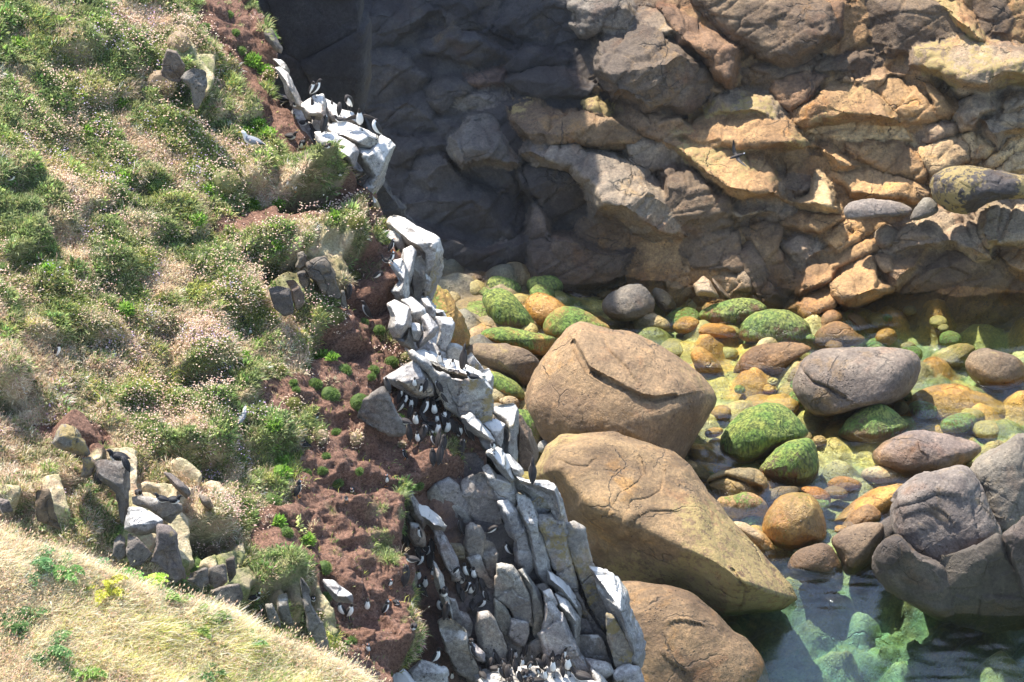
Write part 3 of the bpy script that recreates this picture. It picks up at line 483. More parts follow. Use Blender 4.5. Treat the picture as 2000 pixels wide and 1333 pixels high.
LEDGE = '''
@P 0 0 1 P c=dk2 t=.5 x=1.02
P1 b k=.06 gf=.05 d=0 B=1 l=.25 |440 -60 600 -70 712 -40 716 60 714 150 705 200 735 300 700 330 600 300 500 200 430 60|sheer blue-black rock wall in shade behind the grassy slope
P2 b k=.1 c=dk |690 330 740 340 800 420 830 470 790 520 700 500|leaning dark shaded slab below the overhanging white block
@A 400 80 4 S x=1.17 c=pale g=.75 t=.2 d=.1
A1b b c=grey k=.6 a=.3 |540 150 600 152 640 190 660 240 640 260 590 225|lichen-grey stub of rock sticking out above the top ledge
A1 b k=.75 |560 230 600 225 660 270 690 330 730 420 750 480 745 520 690 500 640 420 610 330|pale spine of rock climbing from the top ledge
A1c b k=.5 c=grey a=.4 g=0 |470 -60 520 -80 560 -20 600 50 590 90 540 60 500 10|weathered green-grey knob on the skyline of the slope
A2 b k=.8 |750 510 820 460 850 430 920 430 940 500 960 620 870 600 800 600|pale peak block on which two guillemots stand
A3 b k=.7 |940 460 1010 490 1080 540 1160 560 1200 650 1120 650 1000 640 950 600|pale block under the preening guillemot
A6 b k=.28 d=.3 gt=1.3 |1200 840 1290 850 1370 760 1440 790 1480 840 1440 930 1420 1010 1380 1090 1320 1180 1290 1200 1240 1130 1290 1050 1200 930|overhanging guano-streaked block jutting over the dark gully
A4 b k=.72 d=.7 |985 690 1020 650 1110 640 1180 670 1330 740 1360 800 1290 850 1190 830 1100 770 1000 740|wide pale slab under the wing-stretching guillemot
A5 b k=.55 d=.8 |880 730 950 725 1070 760 1160 810 1185 860 1160 960 1130 975 1050 910 980 860 900 810|pale block in front of the wide slab
A7 b k=.5 c=olive |1310 1210 1350 1250 1370 1310 1300 1320|small olive rock under the overhanging block
@B 700 380 3.3333 S x=1.17 c=pale g=.8 t=.35 d=.1
B1 b k=.22 l=.45 gt=1.6 |210 210 250 165 330 190 400 230 490 270 525 300 545 370 535 470 500 560 470 650 440 690 390 660 370 560 370 400 300 350 220 240|tallest square block with ochre lichen down its face
B2 b k=.4 c=grey d=.3 |155 240 250 245 280 260 300 340 270 400 220 330 160 270|grey slab behind the puffins
B3 b k=.6 d=.5 |290 370 340 345 370 380 365 500 320 620 300 560 280 430|narrow pale column leaning on the tallest block
B4 b k=.15 c=grey d=.4 g=.5 |360 430 400 420 435 460 430 560 400 680 365 650 350 560|shaded grey flake at the foot of the tallest block
B5 b k=.75 d=.7 |200 460 280 440 320 500 325 620 320 690 250 680 210 620 260 560 230 500|white sloping slab below the puffins
B6 b k=.6 d=.9 |195 730 240 705 330 750 335 850 280 940 230 930 200 860 215 800|chunky white block with a sunlit top
B7 b k=.5 d=.7 |290 700 350 685 420 740 440 790 400 850 340 830 330 750|white block right of the chunky one
B10 b k=.3 d=.5 |415 690 450 685 500 750 505 800 480 820 440 770|small tilted pale block beside the grey flake
B9 b k=.6 d=.9 |410 810 450 790 510 870 490 920 400 990 385 960 430 890|kite-shaped white block in the ledge's middle
B8 b k=.4 d=.8 |340 840 400 850 420 900 400 960 350 950 335 900|grey-white wedge of stone between the white blocks
B11 b k=.3 c=grey d=.5 |500 750 550 760 570 800 510 815|small blue-grey block top
B12 b k=.2 d=.7 |505 810 600 815 625 850 600 940 575 1020 540 1010 510 970 530 900|squared pillar with pale top and streaked face
B13 b k=.2 d=.5 l=.4 |580 970 640 975 680 1000 670 1080 600 1090 575 1040|lichened block behind the flat white platform
B16 b k=.4 c=grey d=.6 |230 930 290 940 330 860 350 960 370 1030 330 1010 280 980|grey shard under the chunky white block
@Cc 700 680 4.165 S x=1.17 c=pale g=.8 t=.35 d=.3
C0 b k=.9 gt=1.5 g=1.4 d=.6 |455 55 560 20 640 60 720 100 820 115 960 180 1010 250 1060 330 950 300 850 275 700 240 560 130|flat white platform where four auks stand
C5 b k=.1 l=.5 d=.3 |880 90 925 40 990 130 1020 190 1000 250 900 150|pointed blue-grey rock behind the flat platform
C3 b k=.25 d=.5 |1020 190 1060 180 1095 240 1090 320 1075 420 1040 330 1010 270|white knob at the outer end of the platform
C2 b k=.06 l=.5 t=.5 d=1.0 g=.55 |850 290 880 270 1000 260 1060 340 1080 420 1060 580 1030 620 900 560 840 540 830 450|square pillar with mustard lichen under the platform's outer end
C1 b k=.06 l=.4 t=.5 d=1.0 g=.55 |455 55 560 120 640 200 850 270 860 290 820 520 700 440 590 250 540 160 470 110|long streaked wall carrying the flat platform
C6 b k=.5 g=.45 d=.6 |230 250 400 140 440 120 500 140 560 230 600 300 600 380 480 400 350 320 290 290|cracked pale slab behind the brown colony
C7 b k=.1 c=grey g=.3 d=.6 |60 440 200 350 260 450 340 590 350 680 250 690 100 640 20 560|shaded grey slab left of the brown colony
C8 b k=.8 d=.6 |850 570 920 545 960 580 1060 680 1100 740 1080 770 960 710 880 640|sloping white slab bordering the colony
C9 b k=.4 d=.4 |1010 620 1090 580 1190 630 1180 700 1160 800 1110 790 1060 700|small white-topped block beyond the colony
C11 b k=.3 c=brn l=.3 g=0 d=-.4 |1290 540 1340 580 1400 680 1450 830 1440 900 1390 980 1300 960 1280 800|brown clean pillar behind the pale pillar
C10 b k=.3 l=.4 d=.2 |1090 530 1160 490 1260 475 1290 530 1290 700 1290 900 1240 900 1180 820 1200 700 1180 610|pale upright pillar right of the colony
C12 b k=.7 d=.6 |1060 860 1150 820 1200 880 1260 1050 1240 1080 1150 1000 1100 920|white block under the lone perched razorbill
C13 b k=.55 d=.4 |1180 870 1240 880 1330 980 1340 1020 1300 1070 1240 1040|white wedge beside the perched razorbill
C14 b k=.5 d=.5 |1310 1060 1400 1085 1540 1090 1610 1130 1640 1220 1670 1350 1600 1400 1560 1200 1450 1150 1340 1110|white ledge block under the lone dark guillemot
@Cd 700 680 4.165 D x=1.17 c=lgrey g=.45 t=.45 d=.4
C19 b k=.1 |570 1180 630 1120 680 1210 700 1333 650 1400 580 1310|narrow shaded grey block under the earth overhang
C18 b k=.1 |650 1120 740 1080 820 1150 870 1240 880 1333 860 1450 740 1420 690 1270|blunt shaded grey block under the earth overhang
C17 b k=.1 l=.15 d=.5 |870 1110 1000 1040 1080 1110 1130 1250 1160 1400 1100 1520 980 1500 880 1360 850 1230|broad smooth grey block under the colony lip
C16 b k=.2 c=pale g=.6 d=.7 |1020 1000 1070 980 1140 1060 1250 1100 1280 1200 1290 1333 1260 1450 1180 1420 1140 1250 1060 1120|pale leaning pillar right of the smooth grey block
C15 b k=.2 c=pale g=.5 l=.4 d=.8 |1250 1090 1340 1090 1450 1150 1560 1190 1590 1333 1560 1440 1440 1420 1380 1230 1280 1140|pale pillar with a lichened front
C20 b k=.4 g=.4 d=.9 |390 1190 430 1160 500 1280 560 1380 520 1480 430 1350|blue-grey shard against the burrowed earth
@D 700 980 3.776 D x=1.17 c=lgrey g=.5 t=.45 d=.5
D2 b k=.75 c=pale g=.8 d=1.0 |410 40 510 45 600 120 640 180 620 215 540 205 480 140 420 110|white-tipped slab poking from the earth
D1 b k=.2 |370 0 420 20 410 140 380 180 350 100|dark sliver beside the white-tipped slab
D3 b k=.2 d=.3 |660 50 710 20 800 80 830 150 800 170 690 150|rounded grey block above the beak-raising guillemot
D10 b k=.15 d=.4 |650 310 750 315 780 350 780 420 700 420|small streaked block among the nesting birds
D4 b k=.2 c=pale d=.8 |570 230 610 220 660 300 720 420 745 510 740 560 690 560 640 470 600 380|long pale splinter leaning right above the nest niche
D5 b k=.3 d=.9 |380 160 440 170 480 230 490 320 420 320 370 250|grey block under two sleeping auks
D6 b k=.2 d=1.0 |350 490 400 480 430 570 420 630 370 640 320 600|grey block among the shaded earth perches
D7 b k=.2 d=.6 |800 190 830 170 900 190 930 250 920 330 900 410 830 420 780 320|block with a chipped corner beside the nest niche
D8 b k=.15 d=.5 |930 300 990 320 1030 390 1010 500 1000 590 950 520 905 400|wedge-shaped block between two black cracks
D9 b k=.1 d=.5 |810 430 900 410 960 540 1010 600 990 680 940 620 850 520|leaning grey plate beside the brown nest niche
D13 b k=.2 l=.3 d=.8 c=pale |1040 30 1110 20 1180 90 1250 250 1280 380 1270 450 1230 510 1160 420 1140 290 1060 120|long pillar with a lichen foot, fourth in the leaning row
D15 b k=.1 l=.5 d=1.0 c=pale |1270 0 1370 -60 1440 0 1440 130 1430 165 1340 160|mustard-faced cube near the top of the lower crag
D16 b k=.8 c=pale g=.9 d=.8 |1440 -20 1480 -60 1530 100 1545 180 1450 150|sunlit white strip beside the mustard-faced cube
D14 b k=.15 l=.35 d=1.0 c=pale |1170 -20 1270 10 1330 130 1340 200 1400 400 1410 540 1390 600 1310 500 1260 290 1190 90|long slightly twisted pillar beside the mustard-faced cube
D17 b k=.05 l=.5 g=.25 d=.9 |1340 170 1430 165 1530 200 1550 380 1640 760 1780 940 1730 1000 1640 870 1560 700 1470 530 1400 380|long ochre-grey slab running down under the mustard cube
D18 b k=.05 l=.4 g=.35 d=1.1 |1530 200 1600 190 1670 230 1680 300 1740 480 1830 770 1790 890 1700 720 1590 450 1540 320|tall flat-topped slab, outermost of the upper crag
D11 b k=.12 l=.25 d=.9 |1030 480 1140 500 1190 570 1260 680 1270 760 1270 890 1210 880 1130 860 1120 770 1010 700 1020 600|big shield-shaped block beneath the puffed razorbill
D12 b k=.2 d=.9 |1190 540 1230 520 1310 630 1360 760 1370 900 1330 1000 1290 950 1270 800 1260 680|spindle-shaped block right of the shield block
D19 b k=.8 c=pale g=.95 d=1.0 |1400 520 1440 530 1520 600 1630 760 1620 850 1540 740 1450 650 1400 600|white sunlit flake in the cleft
D20 b k=.65 c=pale g=.8 d=1.1 |1460 700 1540 740 1630 870 1615 1050 1570 1040 1560 900 1480 800|white-streaked flake hanging under the sunlit flake
D21 b k=.4 d=.9 |1310 620 1380 610 1430 680 1420 740 1360 700|little grey block wedged at the head of the cleft
D22 b k=.12 c=pale l=.35 g=.55 d=1.2 |1370 720 1430 700 1500 830 1550 960 1600 1060 1700 1200 1780 1340 1700 1360 1600 1250 1420 1210 1380 1080 1350 980 1380 850|great leaning pillar above the lowest colony
D17b b k=.08 l=.4 g=.2 d=.5 |1600 850 1700 900 1760 1000 1800 1030 1760 1120 1640 1040 1610 950|ochre-grey broken block under the long slab
D23 b k=.5 c=pale l=.35 g=.8 d=1.3 |1730 520 1800 530 1900 560 1980 700 2050 900 2075 960 2080 1080 2050 1200 1980 1130 1900 950 1830 770 1760 620|last white-backed pillar against the buff boulder
D24 b k=.08 l=.6 g=.3 d=1.6 |1840 850 1900 870 1960 980 2010 1100 1990 1240 1900 1200 1840 1030|ochre face below the last white-backed pillar
D25 b k=.08 d=.8 l=.2 |1620 1010 1780 1005 1850 1200 1840 1260 1700 1170 1620 1080|cracked shaded block at the crag's foot
D28 b k=.12 d=.7 |1010 730 1080 780 1130 880 1110 980 1050 960 1010 860|grey block tucked under the shield block
D29 b k=.12 d=.8 |1130 870 1250 900 1250 980 1220 1060 1160 1040 1110 990|rounded grey block beneath the shield block's foot
D29b b k=.1 d=.4 |1110 980 1220 1070 1330 1010 1380 1100 1420 1230 1250 1200 1150 1150 1060 1000|dark recessed slab behind the lowest colony
D30 b k=.12 d=.9 |750 820 800 830 840 900 820 990 770 940|small pointed shaded block beside the streaked tooth
D31 b k=.15 d=1.0 |670 720 720 730 760 880 740 930 690 850|thin blade of rock in the shaded gully
D32 b k=.5 c=pale d=1.2 |560 460 620 550 650 680 690 780 690 860 620 740 570 620|long pale splinter separating earth and gully
D27 b k=.1 d=1.1 |890 840 960 830 1010 890 1060 1020 1120 1150 1090 1240 1000 1210 900 1100 880 940|tooth-shaped block streaked with fine runs
D26 b k=.1 d=1.5 |605 900 640 880 720 900 790 980 810 1080 880 1230 850 1310 740 1250 680 1180 620 1000|broad tooth-shaped block, largest above the lower left colony
D33 b k=.55 c=pale d=1.5 |800 1040 860 1050 920 1110 920 1170 870 1160 810 1080|small pale block right of the broad tooth
D36 b k=.85 gt=1.4 c=pale g=.8 d=1.4 |880 1270 1000 1240 1200 1230 1450 1230 1600 1290 1750 1340 1760 1500 900 1520|pale shelf crowded by the lowest colony
D34 b k=.8 c=pale g=1 d=2.0 |240 1210 330 1240 440 1340 300 1430 220 1333|white sunlit slab beside the straw grass
D35 b k=.4 c=pale g=.7 d=2.0 |370 1250 470 1170 540 1190 640 1240 650 1333 600 1430 400 1430|white-topped block below the earth overhang
D37 b k=.5 c=pale g=.6 d=1.3 |1680 1160 1840 1190 1880 1260 1800 1310 1700 1230|layered pale block beside the leaning pillar's foot
D38 b k=.3 c=pale g=.7 l=.3 d=1.3 |1880 1260 1990 1210 2060 1240 2085 1320 2080 1430 1900 1430|squared outermost block at the crag's base
D39 b k=.7 c=pale g=.7 d=1.5 |1720 1240 1800 1300 1910 1420 1740 1430|tilted pale plate at the crag's base
@E 0 780 3.508 S c=grey g=.15 t=.3 d=.2
E1 b k=.4 l=.8 d=.5 |360 300 385 215 420 170 460 168 520 210 580 290 620 370 600 390 520 370 430 340|rock with bright orange-yellow lichen set in dry grass
E2 b k=.3 l=.6 |560 400 620 390 665 430 640 500 600 545 550 530 570 450|smaller lichened rock behind the black razorbill
E3 b k=.2 gt=1.4 l=.3 g=.3 d=.3 |650 440 680 420 850 430 885 450 885 600 890 740 870 870 830 850 800 650 740 590 690 560 660 520|tall flat-topped block where two razorbills rest
E4 b k=.25 g=.4 d=.6 |900 670 960 665 1100 680 1250 720 1245 760 1170 860 1100 820 1000 740 910 720|wide block carrying the row of three razorbills
E5 b k=.55 g=.5 c=pale d=.8 |880 740 960 740 1050 780 1120 830 1100 900 1000 940 900 920 850 890|mint-grey tilted boulder below the razorbill row
E6 b k=.15 d=.5 |780 960 820 920 860 950 870 1080 820 1110 770 1070|narrow upright stone at the cave's left
E7 b k=.1 d=.7 |880 920 930 940 1040 1060 960 1140 900 1150 865 1060|shaded wedge stone inside the cave
E8 b k=.15 c=grey l=.3 g=.2 d=.9 |1080 860 1160 870 1210 920 1240 1040 1280 1230 1200 1260 1070 1140 1005 1120 1070 1000|tall pointed standing stone above the bracken
E9 b k=.12 c=brn d=.4 |240 620 340 605 370 700 400 830 430 910 300 860 245 830|weathered brown stump of rock under straw tussock
E10 b k=.5 |1120 500 1180 510 1290 600 1310 650 1280 690 1200 620|cracked grey rock half buried in dry grass
E11 b k=.4 |1360 650 1430 670 1470 740 1440 770 1380 720|small grey rock right of the cracked one
E12 b k=.12 d=.4 |1300 1190 1420 1150 1430 1260 1380 1300 1290 1240|left grey block under the hanging tussock
E13 b k=.12 d=.5 |1430 1160 1540 1130 1560 1250 1480 1300 1430 1260|middle grey block under the hanging tussock
E14 b k=.12 d=.4 |1540 1100 1610 1070 1620 1200 1570 1265|narrow grey block under the hanging tussock
E15 b k=.15 d=.7 |1430 1310 1560 1270 1640 1260 1670 1350 1640 1430 1480 1380|lower grey block above the grass edge
E16 b k=.3 |-20 680 60 690 90 770 20 780|grey rock at the slope's left margin below the tussock
@F 0 0 2.857 S c=grey g=0 t=.4 d=.4
F1 b k=.12 c=mauve |900 420 905 340 930 270 990 280 1040 370 1015 465 950 455|grey-pink boulder under the rusty tussock
F2 b k=.15 c=grey d=.5 |1010 440 1030 400 1080 380 1150 400 1160 470 1150 540 1110 620 1080 620 1060 500|taller grey boulder leaning against the grey-pink one
@Gg 400 400 4.4425 S c=grey g=.15 t=.45 d=-.1
G5 b k=.15 c=mauve |700 660 780 650 870 780 860 870 800 940 770 850 740 720|rounded shaded stone in the middle of the hollow
G4 b k=.12 d=.2 |555 730 640 705 740 720 770 850 775 945 690 975 600 905|squared grey stone, lowest in the mossy hollow
G3 b k=.2 |800 590 870 560 915 640 900 730 860 750 820 680|small shaded stone beside the largest one
G2 b k=.3 d=.2 |800 420 850 400 890 450 880 530 830 575 780 545 805 480|knobbly stone on top in the mossy hollow
G1 b k=.15 d=.3 l=.15 |885 500 960 458 1040 452 1080 510 1140 630 1185 770 1170 815 1080 815 1010 780 960 680 890 590|largest oval grey stone in the mossy hollow
G6 b k=.1 |1180 740 1210 745 1245 915 1180 880|thin grey slab beside the shaded auk
@Hh 0 950 2.857 S c=grey g=.3 t=.4 d=.4
H1 b k=.8 g=1 c=pale d=.6 |1800 520 1860 525 1970 605 1965 655 1870 645 1810 565|white roof stone over two sheltering guillemots
H2 b k=.1 d=.5 l=.3 |1675 500 1720 560 1740 660 1820 800 1835 900 1800 955 1720 800 1690 650|long dark shaded slab at the end of the straw grass
H3 b k=.15 g=.5 |1550 610 1600 595 1620 700 1640 785 1580 765 1545 690|streaked grey stone beside the burrow puffin
H4 b k=.2 |1480 660 1520 650 1550 720 1570 790 1500 750|small grey stone left of the streaked one
'''
def zone_w(z, u, v, vb):
    if z == 'C': return float(wC(u, v))
    if z == 'W': return float(wW(u, vb))+.75
    if z == 'S': return float(wS(u, v))
    if z == 'D': return float(wD(u, v))+.15
    if z == 'P': return 117.0
def regions(txt):
    R0 = None; out = []
    for ln in txt.strip().split('\n'):
        if ln[0] == '@':
            h = ln.split(); grp = h[0]; R0 = (float(h[1]), float(h[2]), float(h[3]), h[4]); dfl = {}
            for tkn in h[5:]:
                k, v = tkn.split('=')
                try: dfl[k] = float(v)
                except ValueError: dfl[k] = v
            continue
        a = ln.split('|'); o, pts = parse(a[0]+'|'+a[1]); o = {**dfl, **o}
        p = np.array(pts).reshape(-1, 2)/R0[2]+[R0[0], R0[1]]; o['label'] = a[2] if len(a) > 2 else None; o['zone'] = R0[3]; o['grp'] = grp
        out.append((o, p))
    return out
def build_rock(o, p, seed):
    u, v = p.mean(0); vb = p[:, 1].max(); vb = min(vb, 1290)
    w0 = zone_w(o['zone'], u, v, vb)-o.get('d', 0)*(.7 if o['zone'] == 'D' else 1)-(1.0 if o['grp'] in ('@E', '@F', '@Gg', '@Hh') else .7 if o['grp'] == '@A' else .35 if o['zone'] == 'S' else 0)
    if o['id'] in ('L1',): w0 = float(wW(u, 1190))+.5
    return rock_geo(p, w0, o, seed)
def merge(parts, name, mat):
    off = 0; Vs, F3, F4, Bs, Cs = [], [], [], [], []
    for V, F, b, c in parts:
        for f in F: (F3 if f.shape[1] == 3 else F4).append(f+off)
        Vs.append(V); Bs.append(b); Cs.append(c); off += len(V)
    Fs = ([np.concatenate(F3)] if F3 else [])+([np.concatenate(F4)] if F4 else [])
    return make_mesh(name, np.concatenate(Vs), Fs, mat, {'base': np.concatenate(Bs), 'cover': np.concatenate(Cs)})
def gridF(nx, ny, keep=None):
    i = np.arange(nx-1); j = np.arange(ny-1); I, J = np.meshgrid(i, j); a = (J*nx+I).ravel()
    F = np.stack([a, a+nx, a+nx+1, a+1], 1)
    if keep is not None: F = F[keep[F].all(1)]
    return F
def face_cam(V, F):
    c = np.cross(V[F[:, 2]]-V[F[:, 0]], V[F[:, 3]]-V[F[:, 1]])
    return F[:, ::-1] if (c @ FWD).mean() > 0 else F
def skirt(V, F, vec, n=1):
    """walls hanging from the open rim of a quad sheet"""
    E = np.concatenate([F[:, [0, 1]], F[:, [1, 2]], F[:, [2, 3]], F[:, [3, 0]]]); key = np.sort(E, 1); k = key[:, 0]*np.int64(10**7)+key[:, 1]
    _, inv, cnt = np.unique(k, return_inverse=True, return_counts=True); B = E[cnt[inv] == 1]
    ids = np.unique(B); mp = np.full(len(V), -1); mp[ids] = np.arange(len(ids))+len(V)
    V2 = np.vstack([V, V[ids]+vec]); return V2, np.stack([B[:, 1], B[:, 0], mp[B[:, 0]], mp[B[:, 1]]], 1), ids
def addvar(g, hexcol): return g
# ---------------------------------------------------------------- the cliff behind, one body of bedrock
def build_cliff():
    us = np.concatenate([np.arange(-500, 440, 16), np.arange(440, 2060, 3.), np.arange(2060, 2700, 14)]); vs = np.concatenate([np.arange(-190, -16, 8.), np.arange(-16, 668, 3.)])
    U, Vv = np.meshgrid(us, vs); u, v = U.ravel(), Vv.ravel(); w = wC(u, v); P0 = unp(u, v, w); s = KP*w; X = (u-1000)*s; Y = -(v-666.5)*s
    wu = u+5*fbm(P0*2.6, 3)+7*fbm(P0*.9+5, 3); wv = v+5*fbm(P0*2.6+31, 3)+7*fbm(P0*.9+41, 3)
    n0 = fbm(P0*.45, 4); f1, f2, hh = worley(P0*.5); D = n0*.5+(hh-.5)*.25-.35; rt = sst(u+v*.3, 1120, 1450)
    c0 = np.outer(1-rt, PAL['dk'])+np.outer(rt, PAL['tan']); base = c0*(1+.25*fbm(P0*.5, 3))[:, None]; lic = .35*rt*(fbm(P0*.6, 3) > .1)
    for i, (o, p) in enumerate(regions(CLIFF)):
        r_ = np.random.default_rng(100+i); m = (u > p[:, 0].min()-60) & (u < p[:, 0].max()+60) & (v > p[:, 1].min()-60) & (v < p[:, 1].max()+60)
        if not m.any(): continue
        c = p.mean(0); p = (p-c)*1.11+c; sc = KP*float(wC(*c)); e = sdist(wu[m], wv[m], [tuple(k) for k in p])*sc; x = (wu[m]-c[0])*sc; y = -(wv[m]-c[1])*sc
        yt = -(p[:, 1].min()-c[1])*sc; h = np.ptp(p[:, 1])*sc; wd = np.ptp(p[:, 0])*sc; sz = min(h, wd); rr0 = float(sst(c[0]+c[1]*.3, 1150, 1500)); k = min(.86, o.get('k', .45)+.14*rr0*(o.get('k', .45) > .3)); gt = o.get('gt', 1.0); yr = yt-k*h; Bm = min(gt*k*h, .9*sz); gt = Bm/(k*h); a1, a2 = r_.uniform(-.25, .25, 2)
        gf = .42-.45*rr0+o.get('gf', .1)  # the front falls away downwards: nearly upright in the world
        pl = [Bm-gt*(y-yr)+a1*x+.1, Bm+gf*(y-yr)+a2*x+.1, 4.2*e+.14+.05*sz]
        for _ in range(2): an = r_.uniform(0, 6.28); pl.append(Bm*.97-r_.uniform(.5, .9)*((x*math.cos(an)+y*math.sin(an))-r_.uniform(.18, .34)*sz))
        if o['style'] == 'r': Dm = np.sqrt(np.clip(1-np.clip(1-e/(.30*sz), 0, 1)**2, 0, 1))*.26*sz-np.clip(-e, 0, 9)*2.2+(np.clip(-e, 0, 9) > 0)*.0+.3*(yt-.6*h-y)*(-.0)
        else: Q = np.stack(pl); sm = .008*sz+.004; mn = Q.min(0); Dm = mn-sm*np.log(np.exp(-(Q-mn)/sm).sum(0))
        if o['style'] == 'r': Dm = Dm-.18*np.clip(y-0, -9, 9)
        Dm = Dm+o.get('d', .1)*.55-.35; Dm = Dm-.10*np.exp(-(np.clip(e, 0, 9)/.055)**2)*(e > -.03); dd = D[m]; win = Dm > dd; idx = np.where(m)[0][win]; D[idx] = Dm[win]
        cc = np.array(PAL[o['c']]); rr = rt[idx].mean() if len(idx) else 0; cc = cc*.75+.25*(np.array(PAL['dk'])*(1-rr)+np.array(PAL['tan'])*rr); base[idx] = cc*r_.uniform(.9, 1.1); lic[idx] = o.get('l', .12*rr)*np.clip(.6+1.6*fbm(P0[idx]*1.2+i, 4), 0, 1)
    nx, ny = len(us), len(vs); dirv = P0-CAM; dirv /= np.linalg.norm(dirv, axis=1, keepdims=True); P = P0-dirv*D[:, None]; F = face_cam(P, gridF(nx, ny)); N = vnorm(P, [F])
    L = np.stack([P[:, 0]*.5+P[:, 2]*.35, P[:, 1]*.5, P[:, 2]*2.0-P[:, 0]*1.1], 1); g1, g2, h2 = worley(L*1.1); j1, j2, h3 = worley(P*2.3+3)
    d = fbm(P*1.6, 4)*.14+fbm(P*6, 3, .6)*.035+(h2-.5)*.10+(h3-.5)*.03-np.exp(-((g2-g1)/.05)**2)*.05; P = P+N*d[:, None]
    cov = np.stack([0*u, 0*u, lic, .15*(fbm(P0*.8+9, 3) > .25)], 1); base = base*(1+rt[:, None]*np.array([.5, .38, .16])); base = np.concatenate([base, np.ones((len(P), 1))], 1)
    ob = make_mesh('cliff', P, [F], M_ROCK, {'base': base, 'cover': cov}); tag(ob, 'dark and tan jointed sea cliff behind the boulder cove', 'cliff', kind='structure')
    # the headland that goes on above the picture and shades the dark part of the cove
    us = np.linspace(-14, 5, 96); zs = np.linspace(0, 1, 60); X, Z = np.meshgrid(us, zs); x, t = X.ravel(), Z.ravel()
    top = unp(1000., -190., float(wC(1000., -190.))); hgt = HEAD_H*np.clip((HEAD_X-x)/3.5, 0, 1)**.6*(1+.14*np.sin(x*1.1+1)+.1*np.sin(x*2.7))
    P = np.stack([x, top[1]-.6+t*2.2+0*x, top[2]-1.5+t*hgt], 1); n = np.array([0, -1., .2]); P = P+n*(fbm(P*.5, 4)[:, None]*1.0+(worley(P*.6)[2][:, None]-.5)*.9)
    back = P+np.array([0, 6, 0]); nx, ny = len(us), len(zs); F = gridF(nx, ny); F2 = F[:, ::-1]+len(P); V = np.vstack([P, back])
    i = np.arange(nx-1)+(ny-1)*nx; Ft = np.stack([i, i+len(P), i+1+len(P), i+1], 1); j = np.arange(ny-1)*nx
    Fl = np.stack([j, j+nx, j+nx+len(P), j+len(P)], 1); j = j+nx-1; Fr = np.stack([j, j+len(P), j+nx+len(P), j+nx], 1)
    b = np.tile([*PAL['dk'], 1], (len(V), 1)); ob = make_mesh('headland', V, [np.concatenate([F, F2, Ft, Fl, Fr])], M_ROCK, {'base': b, 'cover': b*0})
    tag(ob, 'high dark headland rising above the shaded side of the cove', 'headland', kind='structure')
HEAD_H = 15.0; HEAD_X = -1.9
build_cliff()
